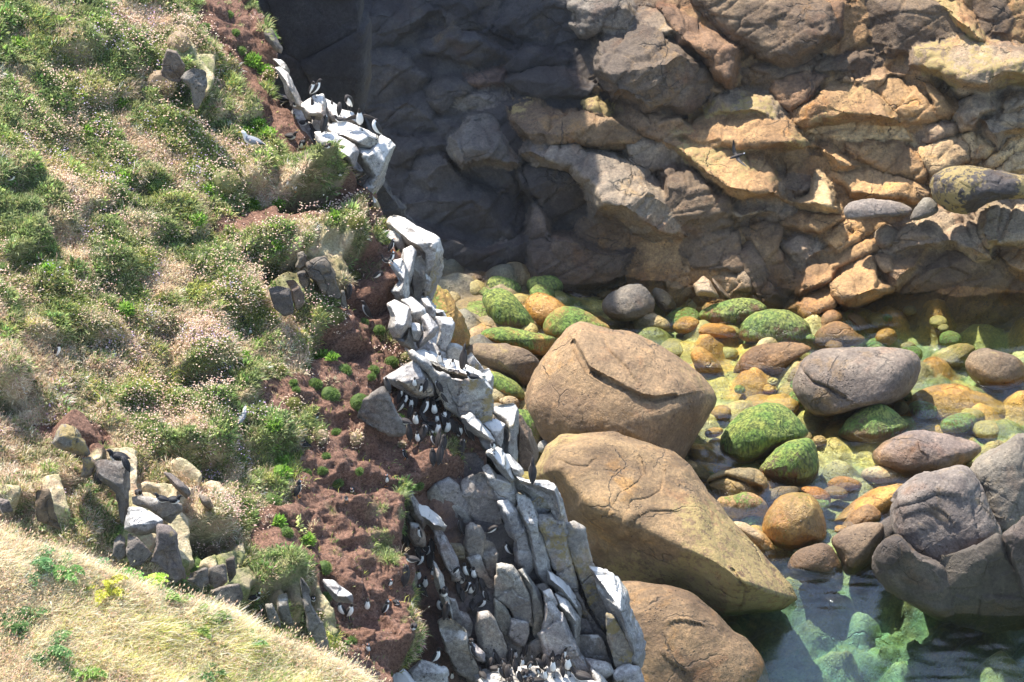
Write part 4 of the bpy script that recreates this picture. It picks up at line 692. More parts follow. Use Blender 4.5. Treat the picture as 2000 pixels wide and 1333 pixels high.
# ---------------------------------------------------------------- sea bed and water
def seabed():
    x = np.arange(-20, 22, .075); y0 = unp(1000., 1500., float(wW(1000., 1500.)))[1]; y1 = unp(1000., 520., float(wW(1000., 520.)))[1]
    y = np.arange(y0-2, y1+4, .085); X, Y = np.meshgrid(x, y); P = np.stack([X.ravel(), Y.ravel(), np.zeros(X.size)], 1)
    rel = P-CAM; w = rel @ FWD; u = 1000+(rel @ RT)/w/KP; v = 666.5-(rel @ UP)/w/KP
    pool = np.exp(-(((u-1650)/420)**2+((v-1230)/130)**2)); shal = sst(v, 1080, 700)
    z = -0.62-1.2*pool+.12*shal+.55*sst(u, 1250, 900); z = np.where(v > 1280, z-.3, z); z -= .55*np.exp(-(((u-1900)/260)**2+((v-640)/40)**2))
    f1, f2, hh = worley(np.stack([P[:, 0]*1.1, P[:, 1]*1.1, 0*z], 1)); z += np.clip(.6-f1, 0, 1)**.7*(.45+.6*hh); g1, g2, gh = worley(np.stack([P[:, 0]*3.1, P[:, 1]*3.1, 0*z+4], 1)); z += np.clip(.5-g1, 0, 1)*.18
    z += fbm(P*4, 3)*.03+pool*(fbm(P*1.3+3, 4, .6)*.55+(worley(np.stack([P[:, 0]*2.0, P[:, 1]*2.0, 0*z+9], 1))[2]-.5)*.25); P[:, 2] = z
    A = np.array([[.46, .39, .15], [.52, .47, .24], [.24, .30, .12], [.50, .32, .10], [.42, .42, .26]]); k = (hh*4.99).astype(int); base = A[k]*(.8+.5*gh)[:, None]*(1+.3*fbm(P*1.5, 3))[:, None]
    sh = sst(u, 1120, 960)[:, None]*.85; base = base*(1-sh)+sh*np.array([.15, .14, .12]); base = np.concatenate([base, np.ones((len(P), 1))], 1); pm = (pool > .25)[:, None]; base[:, :3] = np.where(pm, base[:, :3]*.35+np.array([.15, .20, .15])*(.3+.8*hh+.9*np.clip(fbm(P*1.1+30, 4), -.3, 1))[:, None], base[:, :3]); cov = np.stack([.3*(fbm(P*.9+5, 3) > .12)*(pool < .2), 0*z, 0*z, 0*z+.2], 1)  # left shore turned to grey rock, darkened to stand for the shade there
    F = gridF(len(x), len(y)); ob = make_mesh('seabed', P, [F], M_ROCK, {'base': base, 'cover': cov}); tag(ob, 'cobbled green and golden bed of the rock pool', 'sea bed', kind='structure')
    # water: a closed body so that deeper water is greener
    m = bpy.data.materials.new('sea_water'); m.use_nodes = True; nt = m.node_tree; g = G(nt); out = nt.nodes['Material Output']; nt.nodes.remove(nt.nodes['Principled BSDF'])
    tr = g.n('ShaderNodeBsdfTransparent'); tr.inputs[0].default_value = (.95, .985, .97, 1); gl = g.n('ShaderNodeBsdfGlossy'); gl.inputs['Roughness'].default_value = .07; gl.inputs[0].default_value = (1, 1, 1, 1)
    a = g.noise(9, 4, .62, .6, vec=g.scl((1, 1.9, 1))); c = g.noise(.9, 3, .5, .3, vec=g.scl((1, 1.8, 1)))
    bm = g.bump(a, 1.0, WAVE); g.put(gl.inputs['Normal'], bm)
    fr = g.n('ShaderNodeFresnel'); fr.inputs[0].default_value = 1.45; g.put(fr.inputs['Normal'], bm); mx = g.n('ShaderNodeMixShader'); g.put(mx.inputs[0], g.m('MULTIPLY', fr.outputs[0], 1.0))
    nt.links.new(tr.outputs[0], mx.inputs[1]); nt.links.new(gl.outputs[0], mx.inputs[2]); nt.links.new(mx.outputs[0], out.inputs[0])
    ab = g.n('ShaderNodeVolumeAbsorption'); ab.inputs[0].default_value = (.12, .82, .84, 1); ab.inputs[1].default_value = ABS; nt.links.new(ab.outputs[0], out.inputs['Volume'])
    x = np.unique(np.round(np.concatenate([np.arange(-19.5, -3.2, .8), np.arange(-3.2, 13.5, .065), np.arange(13.5, 21.4, .5)]), 4)); ya, yb = y.min()+.4, y.max()-.4; yy = np.arange(ya, yb, .075); X, Y = np.meshgrid(x, yy); P = np.stack([X.ravel(), Y.ravel(), 0*X.ravel()], 1)
    amp = np.clip(.6+.9*fbm(P*.35, 3), .15, 1.3); Wv = np.stack([P[:, 0]*.75+.2*P[:, 1]+.3*fbm(P*.8, 2), P[:, 1]*1.5-.15*P[:, 0], 0*P[:, 0]], 1); P[:, 2] = amp*(.040*vn(Wv*.9)+.055*vn(Wv*2.5+7)+.024*vn(Wv*5.0+3)); F = gridF(len(x), len(yy))
    if (np.cross(P[F[0, 1]]-P[F[0, 0]], P[F[0, 3]]-P[F[0, 0]]))[2] < 0: F = F[:, ::-1]
    V2, Sk, ids = skirt(P, F, np.array([0, 0, -4.])); ob = make_mesh('water', V2, [F, Sk], m)
    tag(ob, 'clear green sea water rippling among the boulders', 'water', kind='structure')
WAVE = .008; ABS = .30
seabed()
def cobbles():
    parts = []; n = 190; k = 0
    a = np.linspace(0, math.pi, 7); b = np.linspace(0, 2*math.pi, 11)[:-1]; A_, B_ = np.meshgrid(a, b, indexing='ij'); U0 = np.stack([np.sin(A_)*np.cos(B_), np.sin(A_)*np.sin(B_), np.cos(A_)], -1).reshape(-1, 3); i = np.arange(6)[:, None]*10; j = np.arange(10)[None]; F0 = np.stack([i+j, i+10+j, i+10+(j+1) % 10, i+(j+1) % 10], -1).reshape(-1, 4)
    names = ['gold', 'sub', 'olive', 'tan', 'lt', 'olive', 'sub', 'sub', 'gold', 'olive']
    for _ in range(n):
        u = rng.uniform(1230, 1990); v = rng.uniform(590, 1080)
        if rng.random() < .3: u = rng.uniform(860, 1080); v = rng.uniform(560, 860)
        P = unp(u, v, float(wW(u, v))); r = rng.uniform(.09, .30)*(1+.6*(rng.random() < .15)); S3 = r*np.array([1.2, 1, .62])*rng.uniform(.8, 1.25, 3); an = rng.uniform(0, 6.28); V = U0*S3; V = V*(1+.16*fbm(U0*1.6+rng.uniform(0, 99, 3), 3))[:, None]; V = np.stack([V[:, 0]*math.cos(an)-V[:, 1]*math.sin(an), V[:, 0]*math.sin(an)+V[:, 1]*math.cos(an), V[:, 2]], 1)+P+[0, 0, (-.34+.22*rng.random() if u > 1100 else .1)-.3*r]
        c = np.array(PAL[names[rng.integers(10)]])*rng.uniform(.8, 1.2); parts.append((V, [F0], np.tile([*c, 1], (len(V), 1)), np.tile([.6*(rng.random() < .3), 0, .1, .3], (len(V), 1))))
    tag(merge(parts, 'cobbles', M_ROCK), 'small golden and olive cobbles awash between the boulders', 'cobbles', kind='stuff')
cobbles()
# ---------------------------------------------------------------- loose boulders and ledge blocks, one object each
CATS = {}
for i, (o, p) in enumerate(regions(LOOSE)):
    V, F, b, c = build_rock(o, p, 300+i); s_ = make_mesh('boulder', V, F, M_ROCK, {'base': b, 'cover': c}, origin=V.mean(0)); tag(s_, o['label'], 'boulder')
for i, (o, p) in enumerate(regions(LEDGE)):
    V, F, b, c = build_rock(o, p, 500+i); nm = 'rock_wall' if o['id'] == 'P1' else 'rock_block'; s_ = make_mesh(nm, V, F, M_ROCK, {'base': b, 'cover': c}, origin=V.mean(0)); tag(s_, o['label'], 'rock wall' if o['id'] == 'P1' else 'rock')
# ---------------------------------------------------------------- the grassy slope
def P_(s): a = [float(x) for x in s.split()]; return [(a[i], a[i+1]) for i in range(0, len(a), 2)]
SLOPE = P_('-60 -60 488 -60 492 0 520 40 548 90 552 130 545 185 575 215 600 255 640 300 690 330 715 360 745 395 765 430 775 470 775 500 785 520 790 545 790 590 800 640 815 690 830 715 850 730 860 765 880 780 905 800 925 830 945 855 965 888 962 915 930 935 880 925 850 940 812 955 800 985 797 1030 790 1050 800 1075 800 1110 812 1150 822 1170 812 1200 830 1240 826 1275 800 1300 770 1312 768 1400 -60 1400')
SOIL = [P_('425 -60 488 -60 492 0 548 90 545 185 575 215 600 255 690 330 760 395 780 430 780 500 790 520 790 560 800 590 815 640 850 690 860 765 880 770 880 780 965 888 962 915 850 940 800 985 797 1400 640 1400 640 1230 600 1180 560 1130 480 1110 450 1060 480 1010 560 1000 575 960 600 900 640 860 600 830 560 820 580 770 600 720 650 700 640 650 680 560 700 500 690 450 650 400 560 300 520 250 480 200 470 120 440 60'),
        P_('440 440 520 405 610 430 640 460 560 480 500 470'), P_('480 30 400 0 380 60 440 110 480 90'), P_('500 760 590 740 640 800 600 860 530 800'), P_('90 850 130 840 180 860 190 900 150 900')]
DRY = [P_('-60 690 60 640 130 690 170 760 250 860 330 890 440 960 470 1060 440 1100 330 1100 220 1010 140 1100 -60 1100'), P_('150 640 300 590 420 620 600 700 500 760 400 700 250 690'), P_('280 60 350 40 410 120 480 230 430 200 380 110'), P_('300 520 360 540 330 590 270 570')]
HOL = np.array([  # picture x, y, half width, half height of a turf lip, how far it sticks out (m)
 (652, 334, 78, 42, .95), (625, 475, 95, 60, .8), (600, 345, 45, 32, .6), (515, 340, 35, 50, .5), (655, 640, 45, 42, .45), (425, 1010, 55, 55, .7), (560, 1125, 85, 60, .6), (745, 925, 60, 28, .35), (690, 985, 70, 60, .25), (900, 905, 75, 40, .5), (775, 1030, 40, 55, .4), (700, 1040, 45, 30, .4),
 (795, 1120, 40, 50, .45), (780, 1245, 60, 65, .55), (700, 655, 38, 40, .4), (735, 575, 40, 30, .25), (765, 560, 35, 40, .3), (700, 480, 50, 70, .45), (385, 130, 60, 55, .45), (480, 590, 55, 70, .4), (540, 850, 55, 50, .45), (50, 330, 55, 45, .35), (215, 640, 50, 40, .3), (420, 690, 60, 60, .5),
 (420, 860, 60, 70, .5), (330, 620, 50, 40, .3), (130, 420, 40, 60, .3), (60, 470, 40, 50, .4), (300, 330, 50, 40, .3), (200, 380, 50, 40, .3), (100, 640, 50, 30, .3), (20, 740, 60, 45, .5), (130, 925, 55, 35, .3), (60, 960, 60, 40, .45), (340, 860, 45, 40, .35), (225, 170, 50, 40, .3), (160, 90, 60, 40, .3),
 (520, 480, 45, 50, .3), (355, 440, 60, 40, .3), (660, 800, 55, 40, .3), (600, 770, 30, 28, .25), (715, 850, 60, 40, .35), (850, 935, 50, 40, .4), (660, 930, 45, 30, .35), (590, 860, 40, 30, .3), (500, 215, 40, 40, .3), (770, 735, 45, 28, .3), (430, 200, 40, 40, .3), (660, 1110, 60, 40, .3), (700, 1180, 60, 40, .3), (250, 520, 60, 40, .25), (480, 770, 50, 40, .3), (270, 760, 50, 40, .3)], float)
def slope_h(u, v, P):
    L = np.stack([P[:, 0]*.9+P[:, 2]*.35, P[:, 1]*.9, P[:, 2]*1.2], 1)
    n1 = fbm(L*.42+3, 3); n2 = fbm(L*1.15+9, 4, .55); h = n1*.4+.10*(1-np.abs(n2)*2.0)+.05*fbm(L*5, 3)
    dn = nrm(np.array([.42, -.31, 0])-NS*(np.array([.42, -.31, 0]) @ NS)); cr = np.cross(NS, dn); q = np.stack([(P @ dn)*.58, P @ cr, 0*u], 1); q = q+.35*np.stack([fbm(P*1.4+11, 3), fbm(P*1.4+51, 3), 0*u], 1)
    f1, f2, hh = worley(q*2.5); e1, e2, h1 = worley(q*1.15+9); reg = fbm(P*.5+23, 3); sz_ = np.clip(.35+.9*hh+.25*reg, 0, 1.1); gm = sst(sz_*.72-f1, -.03, .10)*(hh > .22); gm2 = sst(.5*(.4+h1)-e1, -.03, .08)*(h1 > .5)
    cs_, cs2, _c = worley(L*3.1+5); h += sst(u, 520, 640)*(.16*fbm(L*2.3+60, 4, .6)+.07*np.clip(.6-cs_, 0, 1)); h += np.clip(sz_*.75-f1, 0, 1)**.7*.20*(.3+hh)*(hh > .22)+np.clip(.5*(.4+h1)-e1, 0, 1)**.6*.20*(h1 > .5); gm = np.maximum(gm, gm2); hh = np.where(gm2 > .5, h1, hh)
    wu = u+14*fbm(L*1.3+1, 3); wv = v+14*fbm(L*1.3+21, 3)
    dark = 0*u
    for x, y, rx, ry, A in HOL:
        x -= 44*A*1.1; y += 60*A*1.1
        # a lip swells downhill (towards +u,+v) and breaks off sharply
        a = (wu-x)/rx; b = (wv-y)/ry; A = A*(.7 if x < 560 and A < .5 else .4 if x > 560 and y > 700 else 1.1); m = np.clip(1-a*a, 0, 1)*np.where(b > 0, np.clip(1-b/.18, 0, 1), np.clip(1+b/1.9, 0, 1)); h += A*m**.8
        m2 = np.clip(1-a*a, 0, 1)*np.exp(-((b-.5)/.4)**2); h -= A*.8*m2; dark = np.maximum(dark, m2*(A > .33))
    fl = np.exp(-(((u-640)/75)**2+((v-262)/50)**2)**2); h = h*(1-fl)+.1*fl; dark = dark*(1-fl)
    for o, p in SROCKS: h = h+(.55-h)*sst(sdist(u, v, p), -8, 6)
    return h, dark, gm*(1-fl), hh
SROCKS = [(o, p) for o, p in regions(LEDGE) if o['grp'] in ('@E', '@F', '@Gg', '@Hh')]
def build_slope():
    us = np.arange(-60, 990, 2.6); vs = np.arange(-60, 1402, 2.6); U, Vv = np.meshgrid(us, vs); u, v = U.ravel(), Vv.ravel()
    P = unp(u, v, wS(u, v)); h, dark, gm, ch = slope_h(u, v, P); e = sdist(u, v, SLOPE); inside = e+7*fbm(P*2.2, 3) > 0
    h -= .45*sst(e, 26, 0)**2; lat = np.stack([fbm(P*2+1, 3), fbm(P*2+31, 3), fbm(P*2+61, 3)], 1)*.08
    Q = P+NS*h[:, None]+lat+((.05+.06*sst(u, 520, 640))*fbm(P*6, 4, .6))[:, None]*NS
    fl = np.exp(-(((u-640)/95)**2+((v-255)/60)**2)**2)
    nf = 10*fbm(P*1.6, 4)+22*fbm(P*.7, 3); soil = np.full(u.shape, -99.)
    for q in SOIL: soil = np.maximum(soil, sdist(u, v, q))
    dry = np.full(u.shape, -99.)
    for q in DRY: dry = np.maximum(dry, sdist(u, v, q))
    patch = fbm(P*1.1+40, 4)
    sf = sst(soil+nf*1.7+8*(v < 1000), -6, 6); sv = 1-sf; dryz = sst(dry+nf*1.5, -20, 15); df = np.clip((1-gm*(1-.5*dryz))*(.62+.38*dryz+.25*sst(patch, 0, .25))-.2*sst(patch, .1, -.2)*(1-dryz), 0, 1)*sv; gf = (1-sf)
    gf = np.maximum(gf, sf*sst(fbm(P*1.5+70, 4), .20, .30)*sst(soil, 110, 20)*.9)
    rk = np.full(u.shape, -99.)
    for o, p in SROCKS: rk = np.maximum(rk, sdist(u, v+(10 if o['grp'] != '@E' else 4), p))
    F = gridF(len(us), len(vs), inside); F = face_cam(Q, F); gf = gf*(1-fl)*(1-sst(dark, .25, .5)*.4); df = df*(1-sst(dark, .25, .5)*.9)
    vec = np.array([-.25, .85, -.55])*4.5; V2, Sk, ids = skirt(Q, F, vec)
    cov = np.stack([gf, df, sst(u, 480, 620), 0*u+1], 1); cov = np.vstack([cov, np.tile([0, 0, .3, 1], (len(ids), 1))])
    used = np.zeros(len(V2), bool); used[F.ravel()] = True; used[Sk.ravel()] = True; mp = np.cumsum(used)-1
    ob = make_mesh('hillside', V2[used], [mp[F], mp[Sk]], M_GROUND, {'cover': cov[used]}); tag(ob, 'steep seabird slope of grass, dry thatch and bare red earth', 'hillside', kind='structure')
    Nn = vnorm(Q, [F]); g = (len(us), len(vs)); return dict(us=us, vs=vs, Q=Q.reshape(g[1], g[0], 3), N=Nn.reshape(g[1], g[0], 3), gf=gf.reshape(g[1], g[0]), df=df.reshape(g[1], g[0]), ch=ch.reshape(g[1], g[0]), sf=sf.reshape(g[1], g[0]), ins=(inside & (e > 4) & (rk < -3)).reshape(g[1], g[0]))
SL = build_slope()
# backing of the crag between its blocks
def build_backing():
    us = np.arange(740, 1330, 5.); vs = np.arange(860, 1420, 5.); U, Vv = np.meshgrid(us, vs); u, v = U.ravel(), Vv.ravel()
    e = sdist(u, v, P_('790 900 930 880 1010 960 1080 1000 1110 1090 1170 1140 1215 1240 1240 1410 740 1410 760 1180')); P = unp(u, v, wD(u, v)-.05); w2, _, hh = worley(P*1.3); Q = P+ND*(fbm(P*1.1, 4)*.3+(hh-.5)*.25)[:, None]
    F = face_cam(Q, gridF(len(us), len(vs), e > 0)); V2, Sk, ids = skirt(Q, F, np.array([-.3, 2.5, -1.4])); rt = sst(V2[:, 0], -1.6, -.4)[:, None]
    b = (1-rt)*np.array(PAL['soil'])*1.0+rt*np.array((.12, .11, .105)); used = np.zeros(len(V2), bool); used[F.ravel()] = True; used[Sk.ravel()] = True; mp = np.cumsum(used)-1
    b = np.concatenate([b, np.ones((len(b), 1))], 1); cov = np.tile([0, .12, .1, 0], (len(b), 1)); ob = make_mesh('crag', V2[used], [mp[F], mp[Sk]], M_ROCK, {'base': b[used], 'cover': cov[used]}); tag(ob, 'dark fissured bedrock of the seabird crag between its blocks', 'crag', kind='structure')
build_backing()
def build_ledge_core():
    us = np.arange(540, 1060, 4.); vs = np.arange(180, 960, 4.); U, Vv = np.meshgrid(us, vs); u, v = U.ravel(), Vv.ravel()
    e = np.maximum(sdist(u, v, P_('560 185 600 215 640 215 690 245 740 290 730 330 700 345 640 300 580 250')), sdist(u, v, P_('750 430 800 460 850 480 845 540 825 570 850 590 880 640 860 670 920 720 955 790 945 820 1000 830 1010 900 1060 960 1020 960 940 870 880 790 790 730 770 640 760 580 750 500')))
    P = unp(u, v, wS(u, v)-.05); hh = worley(P*1.6)[2]; Q = P+NS*(fbm(P*1.3, 4)*.2+(hh-.5)*.25)[:, None]; F = face_cam(Q, gridF(len(us), len(vs), e > 0)); V2, Sk, ids = skirt(Q, F, np.array([-.3, 2.5, -1.5])); used = np.zeros(len(V2), bool); used[F.ravel()] = True; used[Sk.ravel()] = True; mp = np.cumsum(used)-1
    b = np.tile([.28, .27, .265, 1], (len(V2), 1)); ob = make_mesh('crag', V2[used], [mp[F], mp[Sk]], M_ROCK, {'base': b[used], 'cover': np.tile([0, .5, .2, 0], (used.sum(), 1))}); tag(ob, 'whitewashed bedrock spine under the ledge blocks', 'crag', kind='structure')
build_ledge_core()
# ---------------------------------------------------------------- near hill of straw-coloured grass, lower left
FG = P_('-80 1000 0 1036 80 1070 160 1104 240 1138 320 1160 400 1184 480 1210 560 1248 640 1292 700 1326 760 1370 800 1420 -80 1420')
def build_fg():
    us = np.arange(-80, 820, 5.); vs = np.arange(960, 1420, 5.); U, Vv = np.meshgrid(us, vs); u, v = U.ravel(), Vv.ravel(); P = unp(u, v, wF(u, v)); e = sdist(u, v, FG)
    Q = P+NF*(fbm(P*.8, 4)*.3-.5*sst(e, 20, 0)**2)[:, None]; ins = e > -2; F = face_cam(Q, gridF(len(us), len(vs), ins)); V2, Sk, ids = skirt(Q, F, np.array([-.3, 1.0, -.65])*5)
    pt = fbm(P*.5+5, 4); df = np.clip(.66+.7*pt+.5*sst(e, 60, 0), .15, 1); cov = np.stack([0*u+1, df, 0*u, 0*u+1], 1); cov = np.vstack([cov, np.tile([0, 0, 0, 1], (len(ids), 1))]); used = np.zeros(len(V2), bool); used[F.ravel()] = True; used[Sk.ravel()] = True; mp = np.cumsum(used)-1
    ob = make_mesh('grass_bank', V2[used], [mp[F], mp[Sk]], M_GROUND, {'cover': cov[used]}); tag(ob, 'near grassy bank in the lower corner below the slope', 'bank', kind='structure')
    g = (len(us), len(vs)); N = vnorm(Q, [F]); return dict(us=us, vs=vs, Q=Q.reshape(g[1], g[0], 3), N=N.reshape(g[1], g[0], 3), df=df.reshape(g[1], g[0]), gf=np.ones((g[1], g[0])), ins=(e > 0).reshape(g[1], g[0]))
FGS = build_fg()
# ---------------------------------------------------------------- grass and herbs
def sample(Sd, n, wt):
    """n random points on a gridded surface, weighted"""
    ny, nx = wt.shape; p = (wt*Sd['ins']).ravel(); p = p/p.sum(); k = rng.choice(len(p), n, p=p); j, i = k//nx, k % nx; i = np.clip(i, 0, nx-2); j = np.clip(j, 0, ny-2); a, b = rng.random(n)[:, None], rng.random(n)[:, None]
    Q = Sd['Q']; P = (Q[j, i]*(1-a)+Q[j, i+1]*a)*(1-b)+(Q[j+1, i]*(1-a)+Q[j+1, i+1]*a)*b; return P, Sd['N'][j, i], j, i
def blades(P, D, Ln, W, C0, C1, bend):
    """tapered bent blades: base P, direction D, 5 vertices each"""
    n = len(P); sd = np.cross(D, rng.normal(size=(n, 3))); sd /= np.linalg.norm(sd, axis=1, keepdims=True)+1e-9; sd = sd*W[:, None]; Ln = Ln[:, None]
    mid = P+D*Ln*.55; tip = P+D*Ln*.9+bend*Ln*.5; V = np.stack([P-sd, P+sd, mid+sd*.8, mid-sd*.8, tip], 1).reshape(-1, 3); k = np.arange(n)[:, None]*5
    C = np.stack([C0*.8, C0*.8, C0, C0, C1], 1).reshape(-1, 3); C = np.concatenate([C, np.ones((len(C), 1))], 1)
    return V, k+np.array([[0, 1, 2, 3]]), k+np.array([[3, 2, 4]]), C
def blade_obj(name, parts, mat=None):
    off = 0; V, Q, T, C = [], [], [], []
    for v, q, t, c in parts: V.append(v); Q.append(q+off); T.append(t+off); C.append(c); off += len(v)
    return make_mesh(name, np.vstack(V), [np.vstack(Q), np.vstack(T)], mat or M_BLADE, {'base': np.vstack(C)}, smooth=False)
def pick(cols, n, var=.25, wts=None):
    c = np.array(cols)[rng.choice(len(cols), n, p=wts)]; return c*(1+var*rng.normal(size=(n, 1)))*(1+.06*rng.normal(size=(n, 3)))
def cl(x): return np.clip(x*1.18, .005, .92)
GREENS = [(.12, .18, .05), (.18, .25, .08), (.09, .13, .05), (.25, .28, .11), (.30, .34, .14), (.16, .2, .09)]
DRYS = [(.58, .46, .31), (.66, .52, .36), (.46, .35, .23), (.6, .42, .30), (.42, .34, .2)]
def turf(Sd, n, ln, wt, drys, greens, name, wd=.0065, dirv=(.1, -.15, .9), label='', clump=True):
    P, N, j, i = sample(Sd, n, wt); df = Sd['df'][j, i]; z = fbm(P*1.2+5, 3); z2 = fbm(P*3.5+15, 3); dry = rng.random(n) < np.clip(df*1.05+z2*.4, 0.03, .95)
    gs = pick(greens, n)
    if 'ch' in Sd: t = Sd['ch'][j, i][:, None]; t = (t*7.3) % 1.; gs = gs*(.7+.65*t)*np.array([1.0, 1.0, 1.0])+(t > .75)*np.array([.06, .05, .01])
    k = sst(z, -.25, .3)[:, None]; gs = gs*(1-k)+k*gs*np.array([1.45, 1.25, .9]); ds = pick(drys, n); C = np.where(dry[:, None], ds, gs)
    D = N*.55+np.array(dirv)*.75+rng.normal(size=(n, 3))*.33; D += np.stack([fbm(P*1.7+3, 2), fbm(P*1.7+33, 2), 0*z], 1)*.8; D /= np.linalg.norm(D, axis=1, keepdims=True)
    L = ln*(.5+.9*rng.random(n))*(1+.7*z)*np.where(dry, 1.1, 1.); bend = np.array([.35, -.25, -.25])+rng.normal(size=(n, 3))*.3
    ob = blade_obj(name, [blades(P, D, L, wd*(.6+.8*rng.random(n)), cl(C), cl(C*1.15), bend)]); tag(ob, label, 'grass', kind='stuff')
sf = SL['sf']; veg = np.clip(SL['gf'], 0, 1)
turf(SL, 170000, .11, veg**1.5*(1-.3*SL['df'])+.01, DRYS, GREENS, 'grass', wd=.007, label='green and straw coloured turf all over the upper slope')
def tufts(Sd, nt_, per, wt, cols, ln, wd, rad, name, label, up=.5, spread=.75, var=.18, cat='grass'):
    Pc, Nc, j, i = sample(Sd, nt_, wt); k = np.repeat(np.arange(nt_), per); n = len(k); sc = (.55+.9*rng.random(nt_))[k]; Ct = pick(cols, nt_, var)[k]*(1+.16*rng.normal(size=(n, 1)))
    o = rng.normal(size=(n, 3)); o -= Nc[k]*(o*Nc[k]).sum(1)[:, None]; q = np.linalg.norm(o, axis=1, keepdims=True); o = o/(q+1e-9)*np.sqrt(rng.random((n, 1))); P = Pc[k]+o*rad*sc[:, None]-Nc[k]*.01
    D = Nc[k]*up+np.array([.08, -.1, .6])+o*spread+rng.normal(size=(n, 3))*.12; D /= np.linalg.norm(D, axis=1, keepdims=True); L = ln*sc*(.6+.6*rng.random(n))
    tag(blade_obj(name, [blades(P, D, L, wd*(.7+.6*rng.random(n)), cl(Ct), cl(Ct*1.2), o*.5+np.array([.1, -.1, -.25]))]), label, cat, kind='stuff')
gd = veg**2*(1-SL['df'])**1.5+.002; dd = veg*SL['df']+.005
tufts(SL, 6000, 30, gd+.12*veg*(1-SL['df']*.7), [(.17, .22, .08), (.23, .29, .11), (.11, .15, .06), (.32, .35, .15), (.38, .38, .19)], .13, .0075, .10, 'green_tufts', 'rounded tufts of fresh green grass on the slope')
tufts(SL, 3000, 30, dd, [(.72, .56, .42), (.8, .66, .5), (.62, .5, .34), (.74, .53, .4)], .12, .0065, .12, 'straw_tufts', 'bleached straw tufts on the slope', up=.35)
tufts(SL, 1500, 26, gd+.06*veg, [(.22, .32, .09), (.29, .39, .12), (.14, .22, .07), (.36, .43, .16)], .10, .020, .13, 'leafy_herbs', 'bright broad-leaved herbs between the tufts', up=.8, spread=.6, cat='herbs')
turf(FGS, 190000, .26, FGS['gf'], [(.72, .60, .42), (.8, .68, .5), (.66, .58, .36), (.76, .58, .44)], [(.36, .42, .14), (.46, .52, .2), (.26, .35, .12), (.52, .54, .24)], 'tall_grass', wd=.006, dirv=(.25, -.1, .9), label='tall bleached grass and seed heads on the near bank')
# bent seed heads on the near bank
def seedheads(Sd, n, wt, ln, cols, name, label, hr):
    P, N, j, i = sample(Sd, n, wt); D = np.array([.15, -.05, 1.])+rng.normal(size=(n, 3))*.25; D /= np.linalg.norm(D, axis=1, keepdims=True); L = ln*(.6+.7*rng.random(n)); C = cl(pick(cols, n, .15)); b = np.array([.3, 0, -.1])+rng.normal(size=(n, 3))*.15
    p1 = blades(P, D, L, np.full(n, .003), C*.75, C, b); tip = P+D*(L*.8)[:, None]+b*(L*.4)[:, None]; D2 = D+b*.8; D2 /= np.linalg.norm(D2, axis=1, keepdims=True); p2 = blades(tip, D2, np.full(n, hr*5.), np.full(n, hr), C, C, b*.2); p3 = blades(tip, D2, np.full(n, hr*5.), np.full(n, hr), C, C, b*.2)
    tag(blade_obj(name, [p1, p2, p3]), label, 'grass', kind='stuff')
seedheads(FGS, 9000, FGS['gf']*(FGS['df']+.1), .42, [(.66, .5, .36), (.7, .58, .4)], 'seed_heads', 'feathery seed heads above the near bank', .009)
seedheads(SL, 7000, SL['df']*(1-sf)+.02*veg, .24, [(.6, .46, .34), (.62, .54, .38)], 'dry_stalks', 'pale dry grass stalks among the turf of the slope', .007)
# thrift flower heads: pale brown dots on thin stems
def heads(Sd, wt, n, label, cols, name, r=.015, hi=.15):
    nc = max(8, n//26); Pc, Nc, j, i = sample(Sd, nc, wt); k = rng.integers(0, nc, n); off = rng.normal(size=(n, 3))*np.array([.17, .17, .10]); P = Pc[k]+off-Nc[k]*(off*Nc[k]).sum(1)[:, None]; N = Nc[k]
    D = N*.6+np.array([.1, -.1, .8])+rng.normal(size=(n, 3))*.25; D /= np.linalg.norm(D, axis=1, keepdims=True); L = hi*(.5+.8*rng.random(n)); T = P+D*L[:, None]; rr = (r*(.7+.6*rng.random(n)))[:, None, None]
    O = np.array([[1, 0, 0], [-1, 0, 0], [0, 1, 0], [0, -1, 0], [0, 0, .8], [0, 0, -.8]]); V = (T[:, None]+O[None]*rr).reshape(-1, 3); b = (np.arange(n)*6)[:, None, None]
    Ft = np.array([[0, 2, 4], [2, 1, 4], [1, 3, 4], [3, 0, 4], [2, 0, 5], [1, 2, 5], [3, 1, 5], [0, 3, 5]]); F = (b+Ft[None]).reshape(-1, 3); C = cl(pick(cols, n, .12)); C = np.repeat(C, 6, 0); C = np.concatenate([C, np.ones((len(C), 1))], 1)
    sd = np.cross(D, [1, 0, 0])*.0022; Vs = np.stack([P-sd, P+sd, T+sd, T-sd], 1).reshape(-1, 3); Fq = len(V)+np.arange(n)[:, None]*4+np.array([[0, 1, 2, 3]]); Cs = np.tile([.22, .2, .1, 1], (len(Vs), 1))
    tag(make_mesh(name, np.vstack([V, Vs]), [F, Fq], M_FLOWER, {'base': np.vstack([C, Cs])}, smooth=False), label, 'flower heads', kind='stuff')
def zones(lst):
    u, v = np.meshgrid(SL['us'], SL['vs']); w = 0*u
    for x, y, rx, ry, a in lst: w += a*np.exp(-((u-x)/rx)**2-((v-y)/ry)**2)
    return w*(SL['ins'])*(1-.8*SL['sf'])
